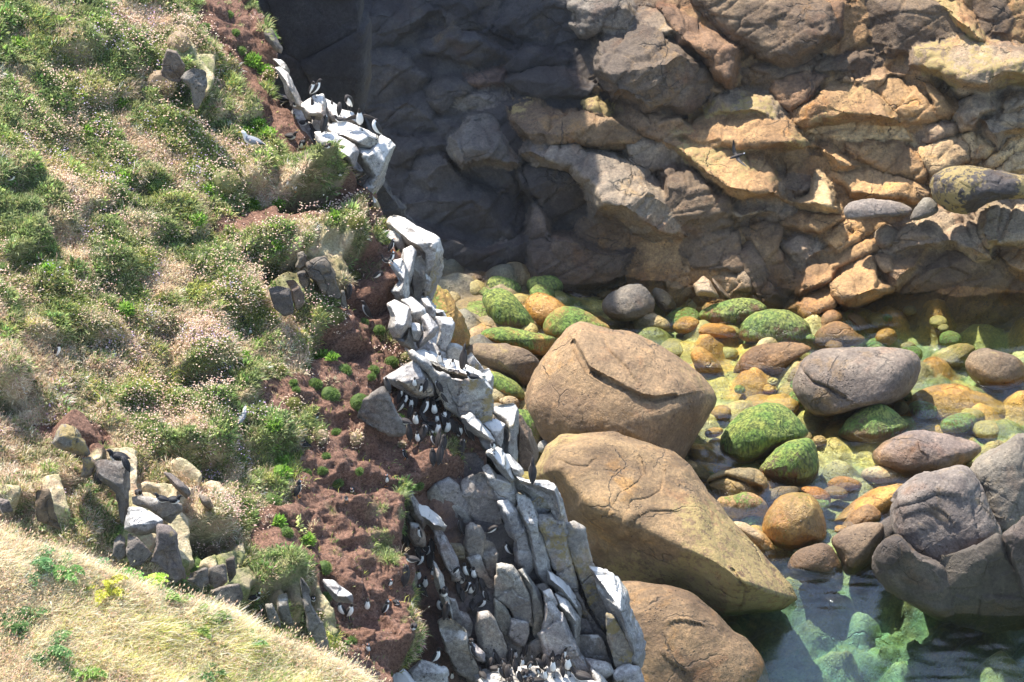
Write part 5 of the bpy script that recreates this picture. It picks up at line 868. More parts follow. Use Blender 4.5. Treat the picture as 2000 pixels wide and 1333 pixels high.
PINKZ = [(300, 60, 60, 50, 1), (360, 100, 60, 40, 1.2), (265, 110, 30, 60, .7), (200, 200, 60, 60, .5), (350, 190, 40, 50, 1), (390, 240, 40, 40, 1), (60, 250, 40, 80, .7), (330, 320, 60, 60, .5), (440, 330, 40, 40, 1.2), (120, 330, 40, 80, .9), (180, 420, 120, 60, .4), (470, 500, 40, 80, 1.3), (510, 560, 40, 80, 1.2), (430, 590, 40, 60, 1), (560, 640, 60, 40, 1), (400, 720, 50, 80, 1.4), (350, 650, 60, 60, .8), (330, 800, 90, 60, 1.4), (400, 830, 60, 60, 1.2), (300, 880, 60, 40, .8), (230, 740, 60, 60, .7), (650, 450, 60, 30, 1.6), (700, 500, 25, 60, 2), (560, 480, 50, 30, 1), (100, 150, 80, 80, .4), (20, 560, 40, 100, .6), (440, 1030, 50, 40, 2), (380, 1010, 30, 30, 1.2), (720, 810, 25, 25, 1), (590, 750, 25, 40, .8), (150, 560, 80, 60, .5), (240, 480, 90, 60, .4), (600, 300, 50, 30, .6), (780, 700, 40, 25, .8), (270, 330, 80, 60, .6)]
WP = zones(PINKZ)
heads(SL, WP, 11000, 'dry pinkish thrift flower heads across the slope', [(.68, .48, .35), (.74, .56, .42), (.6, .42, .3), (.72, .5, .42)], 'thrift_flowers')
heads(SL, zones([(390, 690, 40, 30, 1), (300, 150, 60, 60, .3), (150, 800, 200, 200, .1), (200, 300, 200, 200, .12), (440, 880, 60, 60, .3)]), 1300, 'small lilac thrift blooms in the turf', [(.5, .38, .55), (.62, .5, .66)], 'lilac_flowers', .013)
HAZE = .00004
# ---------------------------------------------------------------- thrift cushions growing one by one on the bare earth
CUSH = '303 182 22 g;325 226 18 g;402 49 14 g;441 336 36 f;497 360 16 d;304 353 24 g;522 140 18 o;625 320 30 g;497 355 14 d;585 395 20 g;548 718 14 o;597 711 11 g;616 743 17 g;644 763 24 g;671 716 18 g;728 718 13 g;703 776 25 g;574 745 8 g;578 758 8 g;574 783 20 o;655 842 10 g;624 846 20 s;689 853 17 s;637 891 9 g;635 911 10 g;698 918 9 g;657 941 13 g;811 945 12 g;529 970 24 g;599 918 9 g;784 866 8 s;654 607 28 o;738 641 14 g;711 627 10 g;544 688 10 g;779 1274 9 g;560 1034 16 g;588 1097 12 g;630 1107 18 g;633 1163 13 g;626 1195 13 o;658 1272 18 o;689 1247 11 g;378 1104 20 g;765 700 16 g;790 695 14 f;724 735 8 g;568 655 14 s;500 700 16 g;330 120 40 s;350 70 30 s;470 90 12 g;460 60 10 g;448 25 10 g;555 465 16 s;600 432 14 s;675 455 20 o;700 520 24 o;436 1035 24 s;1 520 20 g;120 585 16 g'
LEAFY = '406 364 20 b;495 388 24 b;495 107 22 b;515 130 18 b;561 893 26 b;549 918 24 b;536 821 18 b;660 415 18 b;630 410 14 b;480 250 22 b;500 235 20 b;520 255 16 b;640 412 10 b;455 655 20 b;500 670 18 b;470 690 16 b;545 1012 14 b;600 1050 14 b;628 690 18 b;650 700 12 b;780 820 7 b;245 185 16 b;540 475 12 b;555 370 14 b;430 375 16 b;30 80 18 b;240 340 18 b;170 250 18 b;90 520 20 b;240 600 20 b;380 420 22 b;220 470 20 b'
def surf(u, v):
    i = int(np.clip(np.searchsorted(SL['us'], u), 1, len(SL['us'])-2)); j = int(np.clip(np.searchsorted(SL['vs'], v), 1, len(SL['vs'])-2)); return SL['Q'][j, i], SL['N'][j, i]
def surf_at(u, v):
    """the slope point whose picture position is (u, v)"""
    a, b = u, v
    for _ in range(6):
        P, N = surf(a, b); r = P-CAM; w = r @ FWD; uu = 1000+(r @ RT)/w/KP; vv = 666.5-(r @ UP)/w/KP; a += (u-uu)*.8; b += (v-vv)*.8
    return P, N
def cushion(u, v, r, kind, name, cat, label):
    P, N = surf_at(u, v+r*.5); R_ = r*KP*107; n = int(300+r*26) if kind != 'b' else int(60+r*7); d = rng.normal(size=(n, 3)); d /= np.linalg.norm(d, axis=1, keepdims=True); m = d @ N < -.1; d[m] -= 2*(d[m] @ N)[:, None]*N
    Bq = P+d*R_*np.array([.8, .8, .62])*(.8+.1*rng.normal(size=(n, 1)))
    colr = dict(g=[(.13, .20, .05), (.19, .27, .08), (.09, .15, .04)], d=[(.07, .11, .03), (.1, .14, .04)], o=[(.22, .22, .06), (.30, .30, .10), (.15, .16, .05)], s=[(.48, .36, .24), (.4, .33, .18), (.3, .3, .13)], f=[(.3, .3, .12), (.2, .24, .08), (.42, .36, .2)], b=[(.18, .32, .04), (.26, .42, .07), (.12, .22, .04)])[kind]
    C = cl(pick(colr, n, .15)); L = np.full(n, (.045 if kind != 'b' else .09))*(.6+.8*rng.random(n)); wd = .006 if kind != 'b' else .017
    D = d+rng.normal(size=(n, 3))*.3+np.array([0, 0, .25]); D /= np.linalg.norm(D, axis=1, keepdims=True); parts = [blades(Bq, D, L, np.full(n, wd), C, cl(C*1.25), rng.normal(size=(n, 3))*.2)]
    b = bpy_ico(P, R_*.8, N, colr[0]); ob = blade_obj(name, parts+[b]); tag(ob, label, cat)
    if kind in 'fso':
        k = int(10+r*1.5); dd = d[:k]; T = P+dd*R_*1.15; O = np.array([[1, 0, 0], [-1, 0, 0], [0, 1, 0], [0, -1, 0], [0, 0, .8], [0, 0, -.8]])*.016; V = (T[:, None]+O[None]).reshape(-1, 3)
        F = ((np.arange(k)*6)[:, None, None]+np.array([[0, 2, 4], [2, 1, 4], [1, 3, 4], [3, 0, 4], [2, 0, 5], [1, 2, 5], [3, 1, 5], [0, 3, 5]])[None]).reshape(-1, 3); c = np.tile([.72, .55, .4, 1], (len(V), 1)); ch = make_mesh('flower_heads', V, [F], M_FLOWER, {'base': c}, smooth=False, parent=ob); ch['kind'] = 'stuff'
    return ob
def bpy_ico(P, R_, N, c):
    t = np.linspace(0, math.pi*.6, 7); a = np.linspace(0, 2*math.pi, 13)[:-1]; T, A = np.meshgrid(t, a, indexing='ij'); e1 = nrm(np.cross(N, [0, 1, .1])); e2 = np.cross(N, e1)
    V = P+R_*(np.sin(T)[..., None]*(np.cos(A)[..., None]*e1+np.sin(A)[..., None]*e2)+np.cos(T)[..., None]*N*.75).reshape(7, 12, 3); V = V.reshape(-1, 3); V = V+(fbm(V*9, 2)*.25*R_)[:, None]*N
    i = np.arange(6)[:, None]*12; j = np.arange(12)[None]; q = np.stack([i+j, i+(j+1) % 12, i+12+(j+1) % 12, i+12+j], -1).reshape(-1, 4); C = np.tile([c[0]*.8, c[1]*.8, c[2]*.8, 1], (len(V), 1)); return V, q, np.zeros((0, 3), int), C
LMK = [(300, 200, 'the grey-pink boulder'), (480, 285, 'the standing gull'), (620, 190, 'the peak block with two guillemots'), (700, 300, 'the overhanging white block'), (600, 560, 'the stones of the mossy hollow'), (735, 545, 'the hunched guillemot on the bare lip'), (765, 505, 'the puffins by the tallest block'),
 (712, 620, 'the guillemot facing the slope'), (820, 800, 'the crowded brown colony'), (754, 945, 'the orange-footed puffin'), (583, 965, 'the black-backed puffin'), (470, 825, 'the shaded gull'), (130, 860, 'the orange-lichened rock'), (230, 920, 'the flat-topped razorbill block'), (340, 985, 'the row of three razorbills'), (330, 1080, 'the tall standing stone'),
 (495, 1170, 'the puffin in its burrow'), (655, 1150, 'the white roof stone'), (720, 1190, 'the pair of birds on red earth'), (115, 690, 'the black bird on the thatch'), (20, 350, 'the dark bird in the tussocks'), (480, 645, 'the two puffins on the green slope'), (900, 1150, 'the nest niche'), (1000, 1290, 'the lowest colony'), (870, 730, 'the flat white platform'), (30, 1000, 'the straw bank'), (330, 120, 'the rusty tussock'), (640, 370, 'the dark overhang')]
def where(u, v):
    d = [math.hypot(u-x, v-y) for x, y, _ in LMK]; i = int(np.argmin(d)); x, y, n = LMK[i]
    if d[i] < 16: return 'at '+n
    dx, dy = u-x, v-y
    return ('right of ' if dx > 0 else 'left of ')+n if abs(dx) > abs(dy) else ('below ' if dy > 0 else 'above ')+n
ORD = ['first', 'second', 'third', 'fourth', 'fifth', 'sixth', 'seventh', 'eighth', 'ninth', 'tenth', 'eleventh', 'twelfth', 'thirteenth', 'fourteenth', 'fifteenth', 'sixteenth', 'seventeenth', 'eighteenth', 'nineteenth', 'twentieth']
def uniq(items):
    """items: list of [u, v, label] -> labels that each single one thing out"""
    by = {}
    for k, it in enumerate(items): by.setdefault(it[2], []).append(k)
    for lb, ks in by.items():
        if len(ks) > 1:
            hor = np.ptp([items[k][0] for k in ks]) > np.ptp([items[k][1] for k in ks]); ks.sort(key=lambda k: items[k][0 if hor else 1])
            for n, k in enumerate(ks): items[k][2] = lb+', '+(ORD[n] if n < len(ks)-1 else 'last')+(' from the left' if hor else ' from the top') if n < len(ks)-1 else lb+(', rightmost such' if hor else ', lowest such')
    return [it[2] for it in items]
LK = dict(g='round green thrift cushion', f='big cushion speckled with flowers', d='dark green thrift cushion', o='olive thrift cushion with dead heads', s='straw-brown thrift cushion', b='bright leafy herb clump')
cs = [c.split() for c in (CUSH+';'+LEAFY).split(';')]; it = [[float(c[0]), float(c[1]), ('small ' if float(c[2]) < 13 else '')+LK[c[3]]+' '+where(float(c[0]), float(c[1]))] for c in cs]
for q_ in it: q_[2] = q_[2].replace('big cushion speckled with flowers', 'flower-speckled cushion').replace('round green thrift cushion', 'green thrift cushion').replace('straw-brown thrift cushion', 'straw-brown cushion').replace('olive thrift cushion with dead heads', 'olive thrift cushion')
for c, lb in zip(cs, uniq(it)):
    if len(lb.replace('-', ' ').split()) > 15: lb = lb.replace('small ', '').replace(' standing', '').replace(' on the green slope', '')
    o = cushion(float(c[0]), float(c[1]), float(c[2]), c[3], 'leafy_herb' if c[3] == 'b' else 'thrift_cushion', 'herb clump' if c[3] == 'b' else 'cushion plant', lb); o['group'] = 'leafy herbs on the slope' if c[3] == 'b' else 'thrift cushions on the slope'
# ---------------------------------------------------------------- bracken on the near bank
def fern(u, v, n, ln, col, label):
    i = int(np.clip(np.searchsorted(FGS['us'], u), 1, len(FGS['us'])-2)); j = int(np.clip(np.searchsorted(FGS['vs'], v), 1, len(FGS['vs'])-2)); P0 = FGS['Q'][j, i]+NF*.12; parts = []
    for k in range(n):
        a = 2*math.pi*k/n+rng.random(); d = np.array([math.cos(a), math.sin(a), .75+.3*rng.random()]); d /= np.linalg.norm(d); L = ln*(.7+.5*rng.random()); st = np.linspace(.12, 1, 15); droop = np.array([0, 0, -.55*L]); S_ = P0+rng.normal(size=3)*.05+st[:, None]*L*d+(st**2.2)[:, None]*droop
        tg = nrm(d+droop*.6/L); sd = nrm(np.cross(tg, [0, 0, 1])); up = np.cross(sd, tg)
        for s2 in (-1, 1):
            l = .36*L*(1-st)**.7*(1-.35*np.exp(-st*9))+.015; D = s2*sd+tg*.5+rng.normal(size=(15, 3))*.07; D /= np.linalg.norm(D, axis=1, keepdims=True); C = cl(np.array(col)*(1+.18*rng.normal(size=(15, 1)))); parts.append(blades(S_, D, l, np.full(15, .024), C, cl(C*1.2), np.tile(-up*.3, (15, 1))))
            m = st < .9; Pm = S_[m]+D[m]*(l[m]*.45)[:, None]; parts.append(blades(Pm, nrm(tg)+0*Pm, l[m]*.25, np.full(m.sum(), .012), C[m], C[m], 0*Pm)); parts.append(blades(Pm, D[m]*.6-tg*.6, l[m]*.25, np.full(m.sum(), .012), C[m], C[m], 0*Pm))
        parts.append(blades(P0[None]+0, d[None], np.array([L*.6]), np.array([.006]), np.array([[.2, .22, .08]]), np.array([[.2, .22, .08]]), np.zeros((1, 3))))
    tag(blade_obj('bracken_fern', parts), label, 'fern', 'bracken ferns on the near bank')
FR = [(60, 1110, 9, .42, (.12, .22, .09), 'blue-green bracken at the bank top, farthest left'), (110, 1125, 8, .38, (.16, .27, .09), 'blue-green bracken beside the leftmost fern'), (35, 1225, 9, .40, (.10, .17, .06), 'dark bracken low on the left of the bank'), (85, 1290, 9, .40, (.13, .22, .08), 'bracken at the very bottom of the bank, left side'),
 (205, 1112, 8, .34, (.13, .22, .10), 'bracken below the narrow cave stones'), (240, 1118, 8, .34, (.15, .28, .07), 'bracken under the wedge stone of the cave'), (290, 1130, 9, .34, (.30, .42, .07), 'bright yellow-green bracken beneath the standing stone'), (200, 1160, 7, .32, (.42, .42, .08), 'yellowing bracken inland from the cave'), (320, 1185, 7, .28, (.2, .28, .08), 'small bracken amid the straw grass'),
 (375, 1230, 8, .34, (.22, .3, .08), 'bracken with rusty tip in mid bank'), (410, 1215, 7, .3, (.16, .22, .07), 'dull bracken in mid bank near the rusty one'), (480, 1200, 9, .3, (.32, .46, .08), 'light green bracken on the rim under the burrow puffin'), (445, 1190, 7, .26, (.4, .42, .12), 'pale bracken on the rim left of the light green one'), (470, 1270, 9, .28, (.14, .26, .08), 'green bracken lowest near the straw slope centre'), (300, 1270, 7, .24, (.46, .4, .1), 'little yellow bracken in the straw'), (390, 1320, 8, .3, (.12, .2, .08), 'dark bracken at the bottom, middle of the bank'), (150, 1330, 8, .3, (.2, .3, .08), 'green bracken on the bottom edge of the bank')]
for f in FR: fern(f[0], f[1], f[2]+3, f[3]*1.55, tuple(c*1.25 for c in f[4]), f[5])
# ---------------------------------------------------------------- seabirds
M_BEAK = flat('beak_dark', (.03, .03, .03), .5); M_BEAKY = flat('beak_yellow', (.75, .5, .06), .5); M_BEAKO = flat('beak_orange', (.8, .2, .04), .5); M_FOOT = flat('foot_dark', (.05, .045, .04), .7); M_FOOTO = flat('foot_orange', (.85, .28, .04), .6); M_FOOTY = flat('foot_yellow', (.7, .5, .15), .6)
# side view spines (x forward, z up, in bird heights): x z half-width half-thickness
SP = dict(
 stand=[(-.30, .08, .02, .01), (-.25, .13, .06, .03), (-.19, .20, .10, .07), (-.12, .31, .135, .12), (-.05, .44, .15, .145), (.01, .56, .14, .135), (.045, .67, .105, .105), (.055, .76, .075, .08), (.07, .84, .066, .075), (.105, .905, .066, .068), (.15, .93, .05, .05), (.185, .93, .025, .025)],
 up=[(-.30, .06, .02, .01), (-.24, .13, .07, .04), (-.16, .24, .115, .10), (-.08, .38, .145, .135), (-.02, .52, .145, .14), (.02, .64, .11, .115), (.03, .74, .075, .08), (.045, .83, .062, .068), (.085, .90, .06, .062), (.12, .96, .042, .045), (.14, .99, .02, .02)],
 preen=[(-.28, .10, .02, .01), (-.23, .16, .07, .04), (-.16, .27, .12, .10), (-.08, .42, .15, .15), (.0, .57, .15, .15), (.07, .69, .115, .12), (.14, .745, .08, .085), (.205, .71, .066, .07), (.225, .635, .062, .062), (.205, .575, .045, .045), (.19, .55, .02, .02)],
 back=[(-.28, .10, .02, .01), (-.22, .17, .08, .05), (-.14, .30, .135, .12), (-.05, .45, .16, .16), (.02, .6, .15, .155), (.06, .71, .11, .12), (.05, .80, .08, .085), (.0, .85, .068, .07), (-.055, .83, .06, .062), (-.09, .79, .04, .042), (-.105, .765, .02, .02)],
 sit=[(-.62, .20, .03, .01), (-.50, .25, .09, .04), (-.36, .30, .16, .12), (-.18, .31, .21, .20), (.0, .31, .215, .23), (.15, .36, .18, .21), (.25, .47, .125, .14), (.30, .60, .095, .10), (.36, .69, .09, .095), (.43, .71, .07, .07), (.48, .705, .03, .03)],
 gull=[(-.78, .46, .02, .008), (-.66, .50, .07, .03), (-.5, .55, .12, .08), (-.3, .58, .17, .15), (-.08, .58, .19, .19), (.12, .62, .165, .175), (.24, .72, .11, .12), (.30, .83, .085, .09), (.36, .92, .085, .085), (.44, .935, .065, .065), (.49, .925, .03, .03)])
DK = (.028, .022, .020); BK = (.012, .012, .014); WH = (.80, .78, .74); GR = (.22, .23, .25)
def sweep(sp, seg=14):
    sp = np.array(sp, float); t = np.arange(len(sp)); tt = np.linspace(0, len(sp)-1, len(sp)*2+3); s = np.stack([np.interp(tt, t, sp[:, k]) for k in range(4)], 1); k = np.array([.25, .5, .25]); s2 = s.copy(); s2[1:-1] = .25*s[:-2]+.5*s[1:-1]+.25*s[2:]; s = s2
    tg = np.gradient(s[:, :2], axis=0); tg /= np.linalg.norm(tg, axis=1, keepdims=True); nx, nz = -tg[:, 1], tg[:, 0]   # dorsal direction is -n for an upright bird
    a = np.linspace(0, 2*math.pi, seg, endpoint=False); ca, sa = np.cos(a), np.sin(a); X = s[:, 0, None]+nx[:, None]*s[:, 3, None]*ca; Z = s[:, 1, None]+nz[:, None]*s[:, 3, None]*ca; Y = s[:, 2, None]*sa
    V = np.stack([X, Y+0*X, Z], -1).reshape(-1, 3); n = len(s); i = np.arange(n-1)[:, None]*seg; j = np.arange(seg)[None]; F = np.stack([i+j, i+(j+1) % seg, i+seg+(j+1) % seg, i+seg+j], -1).reshape(-1, 4)
    V = np.vstack([V, [[s[0, 0], 0, s[0, 1]], [s[-1, 0], 0, s[-1, 1]]]]); j = np.arange(seg); T = np.vstack([np.stack([np.full(seg, len(V)-2), (j+1) % seg, j], 1), np.stack([np.full(seg, len(V)-1), (n-1)*seg+j, (n-1)*seg+(j+1) % seg], 1)])
    along = np.concatenate([np.repeat(np.linspace(0, 1, n), seg), [0, 1]]); dors = np.concatenate([np.tile(ca, n), [0, 0]]); return V, F, T, along, dors, s, tg
_cache = {}
def bird_parts(sp, pose):
    if (sp, pose) in _cache: return _cache[(sp, pose)]
    spine = [list(r) for r in SP['gull' if sp == 'gull' else pose]]
    if sp == 'puffin':
        for r in spine: r[2] *= 1.12; r[3] *= 1.12
        for r in spine[-5:]: r[2] *= 1.25; r[3] *= 1.25
    if sp == 'razorbill':
        for r in spine: r[2] *= 1.06; r[3] *= 1.06
    V, F, T, al, do, s, tg = sweep(spine); nose = al
    # nx<0 side is dorsal when the tail is low: dors=+1 lies on the left of the tangent, i.e. the back
    lo = .66 if pose != 'sit' else .60; belly = do < .12
    if sp == 'gull': C = np.where(((do > .15) & (al < .66))[:, None], GR, WH); C[(al < .16)] = WH; C[(al < .10) & (do > .2)] = BK
    elif sp == 'puffin':
        C = np.where(((do < .25) & (al < .60))[:, None], WH, BK); face = (al > .78) & (do < .62) & (np.abs(V[:, 1]) > .02); C[face] = (.72, .70, .68)
    else:
        dk = DK if sp == 'guillemot' else BK; C = np.where((belly & (al < lo))[:, None], WH, dk)
    C = np.concatenate([C, np.ones((len(C), 1))], 1); out = {'body': (V, [F, T], C, M_FEATHER)}
    # folded wings: flat leaf bodies along the flanks
    ks = [3, 6, 9, 12, 15] if sp != 'gull' else [1, 4, 8, 12, 16]; n = len(s); wing = []
    for sd in (-1, 1):
        if pose == 'spread': pass
        rows = []
        q = np.linspace(.10 if sp == 'gull' else .12, .60, 9)
        for t in q:
            kf = t*(n-1); k0 = int(kf); f = kf-k0; c = s[k0]*(1-f)+s[min(k0+1, n-1)]*f; tn = tg[k0]; nn = np.array([-tn[1], tn[0]]); wdt = .62*math.sin(math.pi*min(1, (t-.06)/.60))**.6*c[3]+.012
            for a_ in (-1., -.3, .4, 1.):
                ang = .42*math.pi*(a_*.5)+.12; off = nn*(math.sin(ang)*c[3]*1.0+.15*c[3]); y = sd*(c[2]*math.cos(ang)*1.07+.006); rows.append((c[0]+off[0], y, c[1]+off[1]))
        W = np.array(rows); inner = W*[1, .55, 1]; m = len(q); Fi = [(i*4+j, i*4+j+1, i*4+4+j+1, i*4+4+j) for i in range(m-1) for j in range(3)]; Fi = np.array(Fi); N_ = len(W); Fo = Fi[:, ::-1]+N_
        rim = [(i*4, i*4+4, N_+i*4+4, N_+i*4) for i in range(m-1)]+[(i*4+7, i*4+3, N_+i*4+3, N_+i*4+7) for i in range(m-1)]+[(j+1, j, N_+j, N_+j+1) for j in range(3)]+[((m-1)*4+j, (m-1)*4+j+1, N_+(m-1)*4+j+1, N_+(m-1)*4+j) for j in range(3)]
        col = GR if sp == 'gull' else ((.035, .03, .028) if sp == 'guillemot' else (.016, .016, .018)); Cw = np.tile([*col, 1], (2*N_, 1))
        if sp == 'gull': Cw[np.arange(2*N_) % N_ < 10, :3] = BK
        wing.append((np.vstack([W, inner]), [np.vstack([Fi, Fo, np.array(rim)])], Cw, M_FEATHER))
    out['wing'] = wing
    e = s[-1]; d = tg[-1]; d3 = np.array([d[0], 0, d[1]]); bl, bh, bw = dict(guillemot=(.12, .018, .012), razorbill=(.10, .03, .014), puffin=(.10, .062, .022), gull=(.15, .026, .018))[sp]; up3 = np.array([-d3[2], 0, d3[0]]); B0 = np.array([e[0], 0, e[1]])-d3*.02
    ring = [(0, 1), (.5, .8), (.85, .4)]; Vb = []
    for f, w_ in ring:
        c = B0+d3*(bl+.02)*f-np.array([0, 0, 1])*.01*f
        for a in range(8): A_ = a*math.pi/4; Vb.append(c+up3*math.cos(A_)*bh*w_+np.array([0, 1, 0])*math.sin(A_)*bw*w_)
    Vb.append(B0+d3*(bl+.02)-np.array([0, 0, 1])*.018); Vb = np.array(Vb); Fq = np.array([(i*8+j, i*8+(j+1) % 8, i*8+8+(j+1) % 8, i*8+8+j) for i in range(2) for j in range(8)]); Ft = np.array([(16+j, 16+(j+1) % 8, 24) for j in range(8)]+[(0, 7-k, 6-k) for k in range(6)])
    out['beak'] = (Vb, [Fq, Ft], None, dict(guillemot=M_BEAK, razorbill=M_BEAK, puffin=M_BEAKO, gull=M_BEAKY)[sp])
    # legs with webbed feet
    hx, hz = (-.06, .30) if pose not in ('sit',) and sp != 'gull' else ((-.02, .12) if sp != 'gull' else (-.05, .42)); feet = []
    for sd in (-1, 1):
        y = sd*.065; fx = hx+.02; Vf = [(hx-.012, y-.012, hz), (hx+.012, y-.012, hz), (hx+.012, y+.012, hz), (hx-.012, y+.012, hz), (fx-.01, y-.01, .015), (fx+.01, y-.01, .015), (fx+.01, y+.01, .015), (fx-.01, y+.01, .015), (fx-.02, y, 0), (fx+.115, y-.055, -.005), (fx+.14, y, -.005), (fx+.115, y+.055, -.005), (fx, y, .02)]
        Fq = np.array([(0, 1, 5, 4), (1, 2, 6, 5), (2, 3, 7, 6), (3, 0, 4, 7), (0, 3, 2, 1)]); Ft = np.array([(12, 9, 10), (12, 10, 11), (12, 8, 9), (12, 11, 8), (8, 10, 9), (8, 11, 10)]); feet.append((np.array(Vf), [Fq, Ft], None, dict(guillemot=M_FOOT, razorbill=M_FOOT, puffin=M_FOOTO, gull=M_FOOTY)[sp]))
    out['foot'] = feet; _cache[(sp, pose)] = out; return out
_mesh = {}
def mesh_of(key, part):
    if key not in _mesh: V, F, C, m = part; o = make_mesh(key, V, F, m, {'base': C} if C is not None else None, smooth=True); _mesh[key] = o.data; bpy.data.objects.remove(o)
    return _mesh[key]
def place_bird(sp, pose, P, H, yaw, lean, roll, label, group):
    bp = bird_parts(sp, 'stand' if sp == 'gull' else pose); root = bpy.data.objects.new(sp, mesh_of(sp+'_'+pose+'_body', bp['body'])); COL.objects.link(root)
    M = Matrix.Translation(P) @ Matrix.Rotation(R(yaw), 4, 'Z') @ Matrix.Rotation(R(lean), 4, 'Y') @ Matrix.Rotation(R(roll), 4, 'X'); root.matrix_world = M @ Matrix.Diagonal((H, H, H, 1)); tag(root, label, {'guillemot': 'guillemot', 'razorbill': 'razorbill', 'puffin': 'puffin', 'gull': 'gull'}[sp], group)
    ch = [('wing', bp['wing'][0]), ('wing', bp['wing'][1]), ('beak', bp['beak'])]+([('foot', f) for f in bp['foot']] if pose != 'sit' else [])
    for k, (nm, part) in enumerate(ch): c = bpy.data.objects.new(nm, mesh_of(f'{sp}_{pose}_{nm}_{k}', part)); COL.objects.link(c); c.parent = root
    return root
